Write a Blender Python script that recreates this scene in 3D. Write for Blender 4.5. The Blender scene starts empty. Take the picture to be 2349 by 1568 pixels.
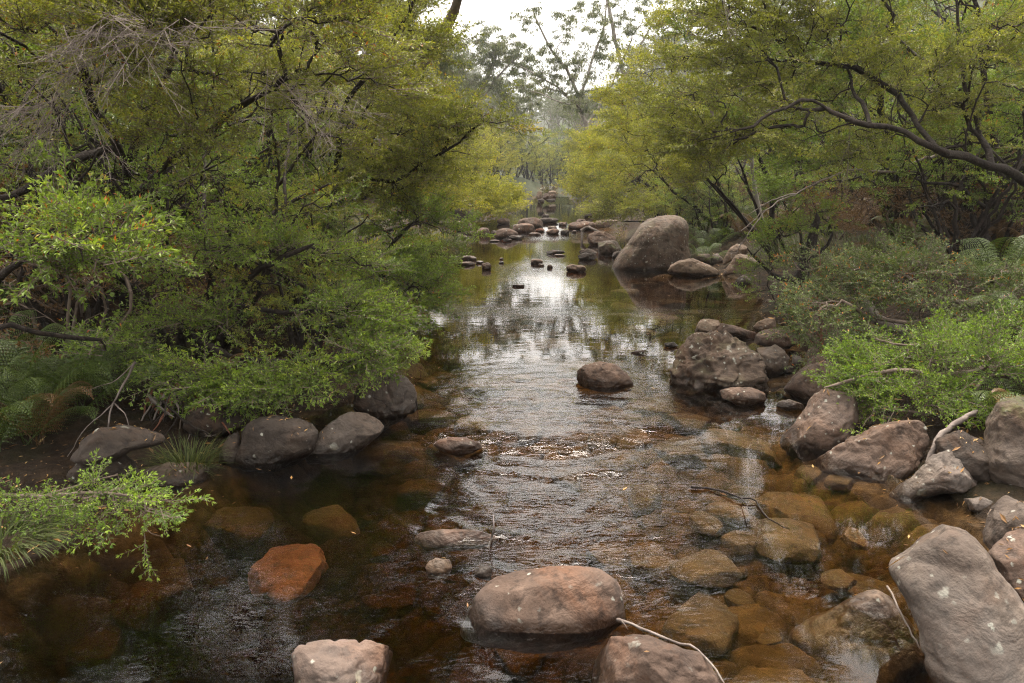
import bpy, bmesh, math, random
import numpy as np
from mathutils import Vector

# ------------------------------------------------------------------ scene
S = bpy.context.scene
COL = S.collection
W_ = bpy.data.worlds.new("World"); S.world = W_; W_.use_nodes = True

# ------------------------------------------------------------------ camera
CAM = np.array([0.0, 0.0, 1.6])
PITCH = math.radians(11.9)
FPX = 1827.0                       # focal length in units of a 2349 px wide frame
CU, CV = 1174.5, 784.0
cp, sp_ = math.cos(PITCH), math.sin(PITCH)
FWD = np.array([0, cp, -sp_]); UPV = np.array([0, sp_, cp]); RGT = np.array([1.0, 0, 0])
cam_d = bpy.data.cameras.new("camera"); cam = bpy.data.objects.new("camera", cam_d); COL.objects.link(cam)
cam.location = CAM; cam.rotation_euler = (math.pi/2 - PITCH, 0, 0)
cam_d.sensor_width = 36; cam_d.lens = 36*FPX/2349; cam_d.clip_end = 3000; cam_d.clip_start = 0.05
cam_d.dof.use_dof = True; cam_d.dof.focus_distance = 7.0; cam_d.dof.aperture_fstop = 10.0
S.camera = cam

def ray(u, v):
    return FWD*FPX + RGT*(u-CU) + UPV*(CV-v)
def P(u, v, Y):                    # point seen at (u, v) at distance Y along the valley
    d = ray(u, v); return CAM + d*(Y/d[1])
def G(u, v, z=0.0):                # point seen at (u, v) on the level z
    d = ray(u, v); return CAM + d*((z-CAM[2])/d[2])

# ------------------------------------------------------------------ noise
def _hash(ix, iy, iz, seed):
    h = (ix.astype(np.uint32)*np.uint32(374761393) + iy.astype(np.uint32)*np.uint32(668265263)
         + iz.astype(np.uint32)*np.uint32(2147483647) + np.uint32(seed*1274126177 & 0xffffffff))
    h = (h ^ (h >> np.uint32(13)))*np.uint32(1274126177)
    h = (h ^ (h >> np.uint32(16)))*np.uint32(2246822519)
    h = h ^ (h >> np.uint32(15))
    return (h & np.uint32(0xffffff)).astype(np.float64)/float(0xffffff)*2-1
def vnoise(p, seed=0):
    p = np.asarray(p, dtype=np.float64)
    i = np.floor(p).astype(np.int64); f = p-i; f = f*f*f*(f*(f*6-15)+10)
    out = 0
    for dx in (0, 1):
        wx = f[:, 0] if dx else 1-f[:, 0]
        for dy in (0, 1):
            wy = f[:, 1] if dy else 1-f[:, 1]
            for dz in (0, 1):
                wz = f[:, 2] if dz else 1-f[:, 2]
                out = out + wx*wy*wz*_hash((i[:, 0]+dx) & 0xffffffff, (i[:, 1]+dy) & 0xffffffff, (i[:, 2]+dz) & 0xffffffff, seed)
    return out
def fbm(p, oct=4, seed=0, gain=0.5, lac=2.03):
    p = np.asarray(p, dtype=np.float64); a, s, o = 1.0, 0, p.copy()
    for k in range(oct):
        s = s + a*vnoise(o, seed+k*17); o = o*lac+11.3; a *= gain
    return s
def ridged(p, oct=3, seed=0):
    p = np.asarray(p, dtype=np.float64); a, s, o = 1.0, 0, p.copy()
    for k in range(oct):
        s = s + a*(1-2*np.abs(vnoise(o, seed+k*17))); o = o*2.1+5.7; a *= 0.5
    return s
def smooth(a, b, x):
    t = np.clip((x-a)/(b-a), 0, 1); return t*t*(3-2*t)
def unit(a): return a/np.linalg.norm(a)

# ------------------------------------------------------------------ mesh and object helpers
def mesh_from(name, verts, faces, mats, mat_idx=None, attrs=None, face_attrs=None, smooth_shade=False):
    """faces: (n, k) int array (k = 3 or 4) built at once"""
    me = bpy.data.meshes.new(name)
    verts = np.asarray(verts, dtype=np.float32); faces = np.asarray(faces, dtype=np.int32)
    n, k = faces.shape
    me.vertices.add(len(verts)); me.vertices.foreach_set('co', verts.ravel())
    me.loops.add(n*k); me.loops.foreach_set('vertex_index', faces.ravel())
    me.polygons.add(n)
    me.polygons.foreach_set('loop_start', np.arange(0, n*k, k, dtype=np.int32))
    try: me.polygons.foreach_set('loop_total', np.full(n, k, dtype=np.int32))
    except Exception: pass
    for m in mats: me.materials.append(m)
    if mat_idx is not None: me.polygons.foreach_set('material_index', np.asarray(mat_idx, dtype=np.int32))
    me.polygons.foreach_set('use_smooth', np.full(n, smooth_shade, dtype=bool))
    for nm, arr in (attrs or {}).items():
        a = me.attributes.new(nm, 'FLOAT', 'POINT'); a.data.foreach_set('value', np.asarray(arr, dtype=np.float32))
    for nm, arr in (face_attrs or {}).items():
        a = me.attributes.new(nm, 'FLOAT', 'FACE'); a.data.foreach_set('value', np.asarray(arr, dtype=np.float32))
    me.update(calc_edges=True)
    return me
def link(name, me, loc=(0, 0, 0), parent=None, label=None, cat=None, group=None, kind=None):
    o = bpy.data.objects.new(name, me); COL.objects.link(o); o.location = loc
    if parent is not None: o.parent = parent
    tag(o, label, cat, group, kind); return o
def tag(o, label=None, cat=None, group=None, kind=None):
    if label: o['label'] = label
    if cat: o['category'] = cat
    if group: o['group'] = group
    if kind: o['kind'] = kind
def empty(name, loc, label, cat, group=None):
    o = link(name, None, loc, None, label, cat, group); o.empty_display_size = 0.2; return o
def copy_tree(src, loc, rz=0, sc=1.0, label=None, group=None):
    c = src.copy(); COL.objects.link(c); c.location = loc; c.rotation_euler = (0, 0, rz); c.scale = (sc, sc, sc)
    if label: c['label'] = label
    if group: c['group'] = group
    for ch in list(src.children):
        d = ch.copy(); COL.objects.link(d); d.parent = c
    return c

# ------------------------------------------------------------------ materials
class NT:
    def __init__(self, name):
        self.m = bpy.data.materials.new(name); self.m.use_nodes = True
        self.t = self.m.node_tree; self.t.nodes.clear()
        self.out = self.n('ShaderNodeOutputMaterial')
    def n(self, typ, **kw):
        nd = self.t.nodes.new(typ)
        for k, v in kw.items(): setattr(nd, k, v)
        return nd
    def l(self, a, b): self.t.links.new(a, b)
    def noise(self, vec, scale, detail=4, rough=0.55, dist=0.0):
        nd = self.n('ShaderNodeTexNoise'); nd.inputs['Scale'].default_value = scale
        nd.inputs['Detail'].default_value = detail; nd.inputs['Roughness'].default_value = rough
        nd.inputs['Distortion'].default_value = dist
        if vec is not None: self.l(vec, nd.inputs['Vector'])
        return nd.outputs['Fac']
    def ramp(self, fac, stops):
        nd = self.n('ShaderNodeValToRGB'); el = nd.color_ramp.elements
        while len(el) < len(stops): el.new(0.5)
        for e, (p, c) in zip(el, stops):
            e.position = p; e.color = (c, c, c, 1) if isinstance(c, (int, float)) else (*c, 1)
        self.l(fac, nd.inputs['Fac']); return nd.outputs['Color']
    def mix(self, fac, a, b, blend='MIX'):
        nd = self.n('ShaderNodeMix', data_type='RGBA', blend_type=blend)
        for s, v in ((0, fac), (6, a), (7, b)):
            if hasattr(v, 'is_output'): self.l(v, nd.inputs[s])
            else: nd.inputs[s].default_value = v if s == 0 else (*v, 1)
        return nd.outputs[2]
    def math(self, op, a, b=None, clamp=False):
        nd = self.n('ShaderNodeMath', operation=op, use_clamp=clamp)
        for s, v in ((0, a), (1, b)):
            if v is None: continue
            if hasattr(v, 'is_output'): self.l(v, nd.inputs[s])
            else: nd.inputs[s].default_value = v
        return nd.outputs[0]
    def bump(self, h, strength, dist, normal=None):
        nd = self.n('ShaderNodeBump'); nd.inputs['Distance'].default_value = dist
        if hasattr(strength, 'is_output'): self.l(strength, nd.inputs['Strength'])
        else: nd.inputs['Strength'].default_value = strength
        self.l(h, nd.inputs['Height'])
        if normal is not None: self.l(normal, nd.inputs['Normal'])
        return nd.outputs['Normal']
    def pos(self): return self.n('ShaderNodeNewGeometry').outputs['Position']
    def attr(self, nm): return self.n('ShaderNodeAttribute', attribute_name=nm).outputs['Fac']
    def bsdf(self, col, rough, normal=None, spec=0.5):
        b = self.n('ShaderNodeBsdfPrincipled')
        for k, v in (('Base Color', col), ('Roughness', rough), ('Specular IOR Level', spec)):
            if hasattr(v, 'is_output'): self.l(v, b.inputs[k])
            else: b.inputs[k].default_value = (*v, 1) if isinstance(v, tuple) else v
        if normal is not None: self.l(normal, b.inputs['Normal'])
        return b
    def done(self, sh): self.l(sh, self.out.inputs['Surface']); return self.m

def rock_mat(name, c_dark, c_mid, c_light, lichen=0.5, stain=(0.22, 0.10, 0.045), stain_amt=0.35, moss=0.0, cracks=0.0):
    c_dark, c_mid, c_light, stain = _d(c_dark), _d(c_mid), _d(c_light), _d(stain)
    t = NT(name); p = t.pos()
    n1 = t.noise(p, 3.2, 6, 0.62, 0.6); n2 = t.noise(p, 16, 8, 0.68); n3 = t.noise(p, 90, 4, 0.7)
    col = t.ramp(n1, [(0.28, c_dark), (0.5, c_mid), (0.72, c_light)])
    st = t.ramp(t.noise(p, 2.1, 5, 0.6, 1.2), [(0.5, 0.0), (0.68, stain_amt)])
    col = t.mix(st, col, stain)
    col = t.mix(t.ramp(n2, [(0.36, 0.75), (0.5, 0.0)]), col, tuple(c*0.5 for c in c_dark))
    col = t.mix(t.ramp(n3, [(0.28, 0.2), (0.45, 0.0)]), col, tuple(c*0.45 for c in c_dark))
    col = t.mix(t.ramp(n3, [(0.6, 0.0), (0.8, 0.2)]), col, tuple(min(1, c*1.5) for c in c_light))
    n0 = t.noise(p, 1.3, 4, 0.55, 0.8)
    gl_ = tuple((sum(c_light)/3*.5+c*.5)*1.45 for c in c_light)
    col = t.mix(t.ramp(n0, [(0.50, 0.0), (0.64, 0.6)]), col, t.mix(0.5, col, gl_))
    col = t.mix(t.ramp(n0, [(0.33, 0.55), (0.45, 0.0)]), col, t.mix(1.0, col, (0.55, 0.5, 0.46), 'MULTIPLY'))
    if lichen > 0:                 # pale lichen spots of several sizes
        for sc, th, amt in ((9, 0.17, 0.9), (26, 0.20, 0.8)):
            vo = t.n('ShaderNodeTexVoronoi'); vo.inputs['Scale'].default_value = sc
            wob = t.n('ShaderNodeVectorMath', operation='ADD'); t.l(p, wob.inputs[0])
            nz = t.n('ShaderNodeTexNoise'); nz.inputs['Scale'].default_value = sc*3; t.l(p, nz.inputs['Vector'])
            sc2 = t.n('ShaderNodeVectorMath', operation='SCALE'); sc2.inputs['Scale'].default_value = 0.5/sc
            t.l(nz.outputs['Color'], sc2.inputs[0]); t.l(sc2.outputs[0], wob.inputs[1]); t.l(wob.outputs[0], vo.inputs['Vector'])
            near = t.ramp(vo.outputs['Distance'], [(th*0.75, 1.0), (th*1.25, 0.0)])
            sel = t.n('ShaderNodeSeparateColor'); t.l(vo.outputs['Color'], sel.inputs[0])
            pick = t.ramp(sel.outputs[0], [(1-0.42*lichen, 0.0), (1-0.42*lichen+0.02, amt)])
            patch = t.ramp(t.noise(p, 1.7, 2), [(0.38, 0.0), (0.5, 1.0)])
            col = t.mix(t.math('MULTIPLY', t.math('MULTIPLY', near, pick), patch), col, (0.42, 0.42, 0.36))
    if moss > 0:
        g = t.n('ShaderNodeNewGeometry'); sx = t.n('ShaderNodeSeparateXYZ'); t.l(g.outputs['Normal'], sx.inputs[0])
        mm = t.math('MULTIPLY', t.ramp(t.noise(p, 5, 6, 0.7), [(0.5, 0.0), (0.62, moss)]), t.ramp(sx.outputs[2], [(0.1, 0.0), (0.6, 1.0)]))
        col = t.mix(mm, col, (0.075, 0.085, 0.025))
    wv = t.n('ShaderNodeVectorMath', operation='ADD'); t.l(p, wv.inputs[0]); nz = t.n('ShaderNodeTexNoise'); nz.inputs['Scale'].default_value = 2.5; nz.inputs['Detail'].default_value = 5; t.l(p, nz.inputs['Vector'])
    ws = t.n('ShaderNodeVectorMath', operation='SCALE'); ws.inputs['Scale'].default_value = 0.55; t.l(nz.outputs['Color'], ws.inputs[0]); t.l(ws.outputs[0], wv.inputs[1])
    ck = t.n('ShaderNodeTexVoronoi', feature='DISTANCE_TO_EDGE'); ck.inputs['Scale'].default_value = 1.5; t.l(wv.outputs[0], ck.inputs['Vector'])
    crack = t.math('MULTIPLY', t.ramp(ck.outputs['Distance'], [(0.0, 1.0), (0.009, 0.0)]), t.ramp(t.noise(p, 1.9, 3), [(0.5, 0.0), (0.62, cracks)]))
    col = t.mix(t.math('MULTIPLY', crack, 0.75), col, tuple(c*0.25 for c in c_dark))
    wet = t.attr('wet')
    col = t.mix(wet, col, t.mix(1.0, col, (0.38, 0.33, 0.28), 'MULTIPLY'))
    rough = t.math('SUBTRACT', 0.82, t.math('MULTIPLY', wet, 0.5))
    h = t.math('SUBTRACT', t.math('ADD', t.math('MULTIPLY', n2, 0.75), t.math('MULTIPLY', n3, 0.2)), t.math('MULTIPLY', crack, 0.5))
    big = t.noise(p, 6, 4, 0.6, 0.5)
    nb = t.bump(h, 0.7, 0.022, t.bump(big, 0.4, 0.09))
    return t.done(t.bsdf(col, rough, nb, 0.35).outputs[0])
DARK = 0.67
def _d(c): return (c[0]*DARK, c[1]*DARK*.98, c[2]*DARK*.94)
M = {}
M['brown'] = rock_mat('brown_rock', (0.07, 0.046, 0.034), (0.145, 0.096, 0.072), (0.25, 0.17, 0.128))
M['grey'] = rock_mat('grey_rock', (0.085, 0.064, 0.053), (0.165, 0.128, 0.107), (0.29, 0.235, 0.195), 1.0, stain_amt=0.3, cracks=.8)
M['dark'] = rock_mat('dark_rock', (0.04, 0.030, 0.024), (0.075, 0.056, 0.044), (0.13, 0.097, 0.076), 0.35, stain_amt=0.2, cracks=.7)
M['pale'] = rock_mat('pale_rock', (0.17, 0.115, 0.085), (0.30, 0.22, 0.165), (0.42, 0.33, 0.25), 0.4, stain=(0.30, 0.16, 0.07))
M['pink'] = rock_mat('pink_rock', (0.08, 0.052, 0.04), (0.175, 0.116, 0.088), (0.32, 0.22, 0.17), 0.85, stain=(0.26, 0.11, 0.05), stain_amt=0.6)
M['lichen'] = rock_mat('lichened_rock', (0.10, 0.075, 0.058), (0.18, 0.13, 0.10), (0.27, 0.205, 0.155), 1.0, moss=0.25, cracks=.8)
M['mossy'] = rock_mat('mossy_rock', (0.07, 0.05, 0.04), (0.12, 0.09, 0.07), (0.19, 0.14, 0.11), 0.6, moss=0.8)
M['orange'] = rock_mat('orange_rock', (0.06, 0.02, 0.006), (0.16, 0.05, 0.012), (0.24, 0.09, 0.025), 0, stain_amt=0.0)
M['bed'] = rock_mat('streambed_rock', (0.045, 0.026, 0.011), (0.10, 0.06, 0.024), (0.18, 0.112, 0.045), 0, stain=(0.26, 0.11, 0.03), stain_amt=0.4, moss=0.06)

# ------------------------------------------------------------------ the stream course
yk = np.array([-30, 0, 1.5, 2.5, 3.2, 4.2, 5.8, 7.5, 9.8, 12, 15, 18, 22, 26, 32, 40, 50, 60, 80, 400.])
xl = np.array([-2.6, -2.4, -2.3, -2.2, -1.95, -1.45, -.95, -1.1, -1.2, -1.4, -1.6, -1.75, -1.7, -0.9, 0.1, 1.0, 1.7, 2.1, 2.6, 5])
xr = np.array([2.5, 2.3, 2.2, 2.15, 2.15, 2.2, 2.3, 2.75, 3.2, 3.3, 2.9, 2.7, 2.8, 2.7, 2.7, 3.0, 3.1, 3.3, 3.6, 6.])
zy = np.array([-30, 4.35, 4.75, 20, 23.5, 38, 44, 60, 63, 110, 400.])
zz = np.array([-.15, 0, 0.05, 0.05, 0.2, 0.2, 0.35, 0.35, 0.8, 1.2, 3.])
def edges(y): return np.interp(y, yk, xl), np.interp(y, yk, xr)
def zwater(y): return np.interp(y, zy, zz)
def terrain(x, y, fine=True):
    x = np.asarray(x, float); y = np.asarray(y, float)
    L, R = edges(y); zw = zwater(y)
    w = 0.22*vnoise(np.stack([x*0+3, y*0.9, x*0], -1), 5)
    dl = (L+w)-x; dr = x-(R+w); d = np.maximum(dl, dr)
    n = fbm(np.stack([x*1.3, y*1.3, x*0], -1), 3, 3)
    nf = fbm(np.stack([x*6, y*6, x*0], -1), 3, 9)
    deepL = smooth(1.0, -1.1, x)*smooth(5.5, 2.5, y)
    bed = zw - (0.115+0.62*deepL)*smooth(0.0, 0.5, -d) - 0.03 + 0.035*n + 0.018*nf
    dd = np.maximum(d, 0)*np.where(x < 0, 1-.62*smooth(7.0, 5.5, y), 1-.35*smooth(6.0, 4.8, y))
    bank = zw + 0.10*smooth(0, 0.25, dd) + 0.32*smooth(0.15, 1.3, dd) + 0.10*np.maximum(dd-0.8, 0) + 0.20*np.maximum(dd-5, 0) + 0.12*np.maximum(dd-14, 0)
    bank = np.minimum(bank, 36+0*bank) + 0.10*n*smooth(0, 0.8, dd) + 0.03*nf
    z = np.where(d > 0, bank, bed)
    z = z + np.maximum(y-95, 0)*0.085*smooth(95, 150, y)
    return np.minimum(z, 45)
# ------------------------------------------------------------------ ground sheet
def grid(xs, ys):
    X, Y = np.meshgrid(xs, ys); nx, ny = len(xs), len(ys)
    i = np.arange(nx-1)[None, :]+np.arange(ny-1)[:, None]*nx
    f = np.stack([i, i+1, i+1+nx, i+nx], -1).reshape(-1, 4)
    return X.ravel(), Y.ravel(), f
def grow_axis(a, b, step, lo, hi, g=1.12):
    core = list(np.arange(a, b+1e-6, step)); s = step; x = core[-1]
    while x < hi: s = min(s*g, 14); x += s; core.append(x)
    s = step; x = core[0]; left = []
    while x > lo: s = min(s*g, 14); x -= s; left.append(x)
    return np.array(left[::-1]+core)
gx, gy, gf = grid(grow_axis(-2.5, 2.6, 0.022, -170, 170, 1.06), grow_axis(1.6, 6.5, 0.022, -40, 420, 1.025))
gz = terrain(gx, gy)
def cells(x, y, size, seed):       # the packed flat cobbles of the bed: height and tone of the nearest two
    px, py = x/size, y/size*1.25; ix, iy = np.floor(px), np.floor(py); d1 = np.full(len(x), 9.); d2 = d1.copy(); tone = np.zeros(len(x))
    for ax in (-1, 0, 1):
        for ay in (-1, 0, 1):
            cx, cy = (ix+ax).astype(np.int64), (iy+ay).astype(np.int64); z0 = cx*0
            jx = .5+.42*_hash(cx & 0xffffffff, cy & 0xffffffff, z0, seed); jy = .5+.42*_hash(cx & 0xffffffff, cy & 0xffffffff, z0, seed+1); tn = _hash(cx & 0xffffffff, cy & 0xffffffff, z0, seed+2)
            d = np.hypot(cx+jx-px, cy+jy-py); new = d < d1
            d2 = np.where(new, d1, np.minimum(d2, d)); tone = np.where(new, tn, tone); d1 = np.where(new, d, d1)
    return smooth(0.0, .22, d2-d1), tone
wob = .05*np.stack([vnoise(np.stack([gx*5, gy*5, gx*0+k], -1), 70+k) for k in (0, 1)])
e1, t1 = cells(gx+wob[0], gy+wob[1], .26, 80); e2, t2 = cells(gx+wob[0]*.6, gy+wob[1]*.6, .11, 90)
inb = smooth(0.0, -0.05, gz-zwater(gy)+.03)*smooth(14, 9, gy)
big = (t1 > -.1)*1.0
cob = np.where(big > 0, .055*e1*(.6+.4*t1), .026*e2*(.6+.4*t2)); ctone = np.where(big > 0, t1, t2)*.5+.5
gz = np.where(inb > 0, np.minimum(gz + inb*(cob-.02), np.maximum(gz, zwater(gy)-.02)), gz)
cedge = np.where(big > 0, e1, e2)
t = NT('stream_ground'); p = t.pos()
n1 = t.noise(p, 1.2, 6, 0.6); n2 = t.noise(p, 14, 8, 0.7); n3 = t.noise(p, 60, 5, 0.7)
soil = t.ramp(n2, [(0.3, (0.012, 0.008, 0.005)), (0.5, (0.03, 0.019, 0.011)), (0.68, (0.065, 0.04, 0.023))])
soil = t.mix(t.ramp(n3, [(0.6, 0.0), (0.72, 0.7)]), soil, (0.12, 0.066, 0.035))
soil = t.mix(t.ramp(n1, [(0.5, 0.0), (0.65, 0.55)]), soil, (0.035, 0.042, 0.014))
bedc = t.ramp(n2, [(0.28, (0.045, 0.027, 0.011)), (0.5, (0.11, 0.066, 0.026)), (0.7, (0.20, 0.122, 0.048))])
bedc = t.mix(t.ramp(t.noise(p, 4.5, 4, 0.6, 0.8), [(0.42, 0.75), (0.56, 0.0)]), bedc, (0.022, 0.013, 0.006))
bedc = t.mix(t.ramp(n3, [(0.62, 0.0), (0.74, 0.8)]), bedc, (0.30, 0.17, 0.06))
bedc = t.mix(t.math('MULTIPLY', t.attr('stone'), .6), bedc, t.ramp(n2, [(0.3, (0.08, 0.046, 0.018)), (0.6, (0.175, 0.105, 0.04))]))
bedc = t.mix(t.math('MULTIPLY', t.attr('gap'), .75), bedc, (0.012, 0.008, 0.004))
soil = t.mix(t.attr('far'), soil, t.ramp(n1, [(0.3, (0.025, 0.032, 0.016)), (0.7, (0.06, 0.068, 0.034))]))
col = t.mix(t.attr('bed'), soil, bedc)
t.done(t.bsdf(col, 0.9, t.bump(t.math('ADD', n2, t.math('MULTIPLY', n3, 0.5)), 0.9, 0.05), 0.2).outputs[0])
L, R = edges(gy)
bedmask = smooth(0.02, -0.02, gz - zwater(gy))*smooth(90, 80, gy)
gfar = smooth(26, 60, gy)
link('ground', mesh_from('ground', np.stack([gx, gy, gz], -1), gf, [t.m], attrs={'bed': bedmask, 'far': gfar, 'stone': inb*(.25+.75*ctone), 'gap': inb*(1-cedge)}, smooth_shade=True), kind='structure')

# ------------------------------------------------------------------ water: one closed body of tea-coloured water
def ripple_amount(x, y):
    main = smooth(6.7, 5.8, y)*smooth(2.3, 3.0, y)
    cx = 0.25+0.0*y; hw = np.interp(y, [2.3, 3.2, 4.5, 5.6, 6.7], [0.6, 0.75, 1.0, 0.9, 0.8])
    lat = smooth(1.15, 0.6, np.abs(x-cx)/hw)
    left = smooth(-1.9, -1.2, x)*smooth(0.9, 0.2, x)*smooth(5.2, 4.4, y)*0.28
    near = smooth(3.4, 2.4, y)*smooth(1.2, 0.5, x)*0.2
    wx = np.interp(y, [4.35, 4.9], [1, 0])
    weir = np.exp(-((y-20.3)/1.2)**2)*0.8 + np.exp(-((y-13.2)/.9)**2)*0.35*smooth(1.6, 0.6, np.abs(x-0.6)) + np.exp(-((y-9.0)/0.35)**2)*0.22
    return np.clip(np.maximum(np.maximum(main*lat, left*main), near)+weir, 0, 1)
wx_, wy_, wf = grid(grow_axis(-2.6, 2.8, 0.03, -4.5, 5.5, 1.15), grow_axis(1.0, 7.5, 0.025, -8, 108, 1.035))
pz = zwater(wy_)
lip = np.interp(wx_, [-1.4, -.4, .25, .75, 1.3], [0.25, 0.06, -0.10, 0.08, 0.28])   # the smooth tongue where the pool spills over
sh = wy_ - lip*smooth(6.5, 4.6, wy_)*smooth(2.5, 4.0, wy_)
edge_ = smooth(.75, 1.15, np.abs(wx_-.2))
pz = np.where(wy_ < 8, 0.05*(smooth(4.38, 4.72, sh)*(1-edge_)+smooth(3.7, 5.6, wy_)*edge_), pz)
ra = ripple_amount(wx_, wy_)
q = np.stack([wx_, wy_, wx_*0], -1)
pz = pz + ra*(0.006*vnoise(q*[7, 9, 1], 31) + 0.004*vnoise(q*[15, 19, 1], 33))
wob2 = .05*vnoise(q*[3, 1, 1], 44)
pz = pz + (0.008*np.exp(-((wy_-(4.33+lip+wob2))/0.05)**2) - 0.008*np.exp(-((wy_-(4.42+lip+wob2))/0.05)**2) + .010*np.exp(-((wy_-(4.14+lip+wob2))/0.05)**2))*smooth(1.05, 0.5, np.abs(wx_-0.2))      # standing wave under the lip
for k, (x0, y0, x1, y1, hgt) in enumerate([(-0.42, 3.75, -0.2, 3.25, .016), (-0.62, 3.7, -0.5, 3.2, .013), (-.12, 3.45, .1, 3.2, .015), (-.85, 3.6, -.75, 3.25, .009), (-0.3, 2.6, 0.05, 2.35, .008), (-0.55, 2.55, -0.35, 2.2, .008)]):
    a = np.array([x0, y0]); d = np.array([x1-x0, y1-y0]); ln = np.hypot(*d); d = d/ln; nn = np.array([-d[1], d[0]])
    s = (wx_-x0)*d[0]+(wy_-y0)*d[1]; r = (wx_-x0)*nn[0]+(wy_-y0)*nn[1]
    r = r + 0.05*np.sin(s*11+k) + 0.03*vnoise(q*5, 60+k)
    pz = pz + hgt*np.exp(-(r/0.035)**2)*smooth(-0.02, 0.1, s)*smooth(ln+0.05, ln-0.15, s)
top = np.stack([wx_, wy_, pz], -1)
nx = len(np.unique(wx_)); ny = len(wy_)//nx
idx = np.arange(nx*ny).reshape(ny, nx)
ring = np.concatenate([idx[0, :], idx[1:, -1], idx[-1, -2::-1], idx[-2:0:-1, 0]])
low = top[ring].copy(); low[:, 2] = -2.0
nb = len(top); rl = np.arange(len(ring))+nb
side = np.stack([ring, rl, np.roll(rl, -1), np.roll(ring, -1)], -1)
t = NT('stream_water'); p = t.pos()
r_ = t.attr('ripple')
mp = t.n('ShaderNodeMapping'); mp.inputs['Scale'].default_value = (0.62, 1.5, 1.0); t.l(p, mp.inputs['Vector'])
h1 = t.noise(mp.outputs[0], 10, 2, 0.5, 1.6); h2 = t.noise(mp.outputs[0], 26, 2, 0.5, 1.0)
calm = t.noise(mp.outputs[0], 5, 2, 0.5, 0.4)
nm = t.bump(calm, 0.045, 0.02)
nm = t.bump(h1, t.math('MULTIPLY', r_, 0.19), 0.03, nm)
nm = t.bump(h2, t.math('ADD', t.math('MULTIPLY', r_, 0.22), 0.004), 0.012, nm)
gl = t.n('ShaderNodeBsdfGlossy'); gl.inputs['Roughness'].default_value = 0.03; gl.inputs['Color'].default_value = (1, 1, 1, 1); t.l(nm, gl.inputs['Normal'])
tr = t.n('ShaderNodeBsdfTransparent'); tr.inputs['Color'].default_value = (0.97, 0.95, 0.92, 1)
fr = t.n('ShaderNodeFresnel'); fr.inputs['IOR'].default_value = 1.38; t.l(nm, fr.inputs['Normal'])
mx = t.n('ShaderNodeMixShader'); t.l(fr.outputs[0], mx.inputs[0]); t.l(tr.outputs[0], mx.inputs[1]); t.l(gl.outputs[0], mx.inputs[2])
va = t.n('ShaderNodeVolumeAbsorption'); va.inputs['Color'].default_value = (0.72, 0.58, 0.22, 1); va.inputs['Density'].default_value = 4.7
t.l(va.outputs[0], t.out.inputs['Volume']); t.done(mx.outputs[0])
wverts = np.concatenate([top, low]); ratt = np.concatenate([ra, np.zeros(len(ring))])
bm_f = np.concatenate([wf, side])
me = mesh_from('water', wverts, bm_f, [t.m], attrs={'ripple': ratt}, smooth_shade=True)
bm = bmesh.new(); bm.from_mesh(me); bm.verts.ensure_lookup_table()
bm.faces.new([bm.verts[i] for i in rl]); bmesh.ops.recalc_face_normals(bm, faces=bm.faces)
bm.to_mesh(me); bm.free()
for pl in me.polygons[len(wf):]: pl.use_smooth = False
link('water', me, kind='structure')
# ------------------------------------------------------------------ rocks
_ico = {}
def ico(sub):
    if sub not in _ico:
        bm = bmesh.new(); bmesh.ops.create_icosphere(bm, subdivisions=sub, radius=1)
        _ico[sub] = (np.array([v.co[:] for v in bm.verts]), np.array([[v.index for v in f.verts] for f in bm.faces])); bm.free()
    return _ico[sub]
def radial(poly, c):
    p = np.array(poly, float); q = np.roll(p, -1, 0)
    s = np.linspace(0, 1, 24, endpoint=False)[:, None]
    pts = np.concatenate([a+(b-a)*s for a, b in zip(p, q)])-c
    th = np.arctan2(-pts[:, 1], pts[:, 0]); r = np.hypot(pts[:, 0], pts[:, 1])
    T = np.linspace(-math.pi, math.pi, 181)[:-1]; o = np.argsort(th)
    R = np.interp(T, th[o], r[o], period=2*math.pi)
    k = np.array([1, 3, 4, 3, 1.])/12
    return T, np.convolve(np.concatenate([R[-2:], R, R[:2]]), k, 'valid')
ROCKS = {}
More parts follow.
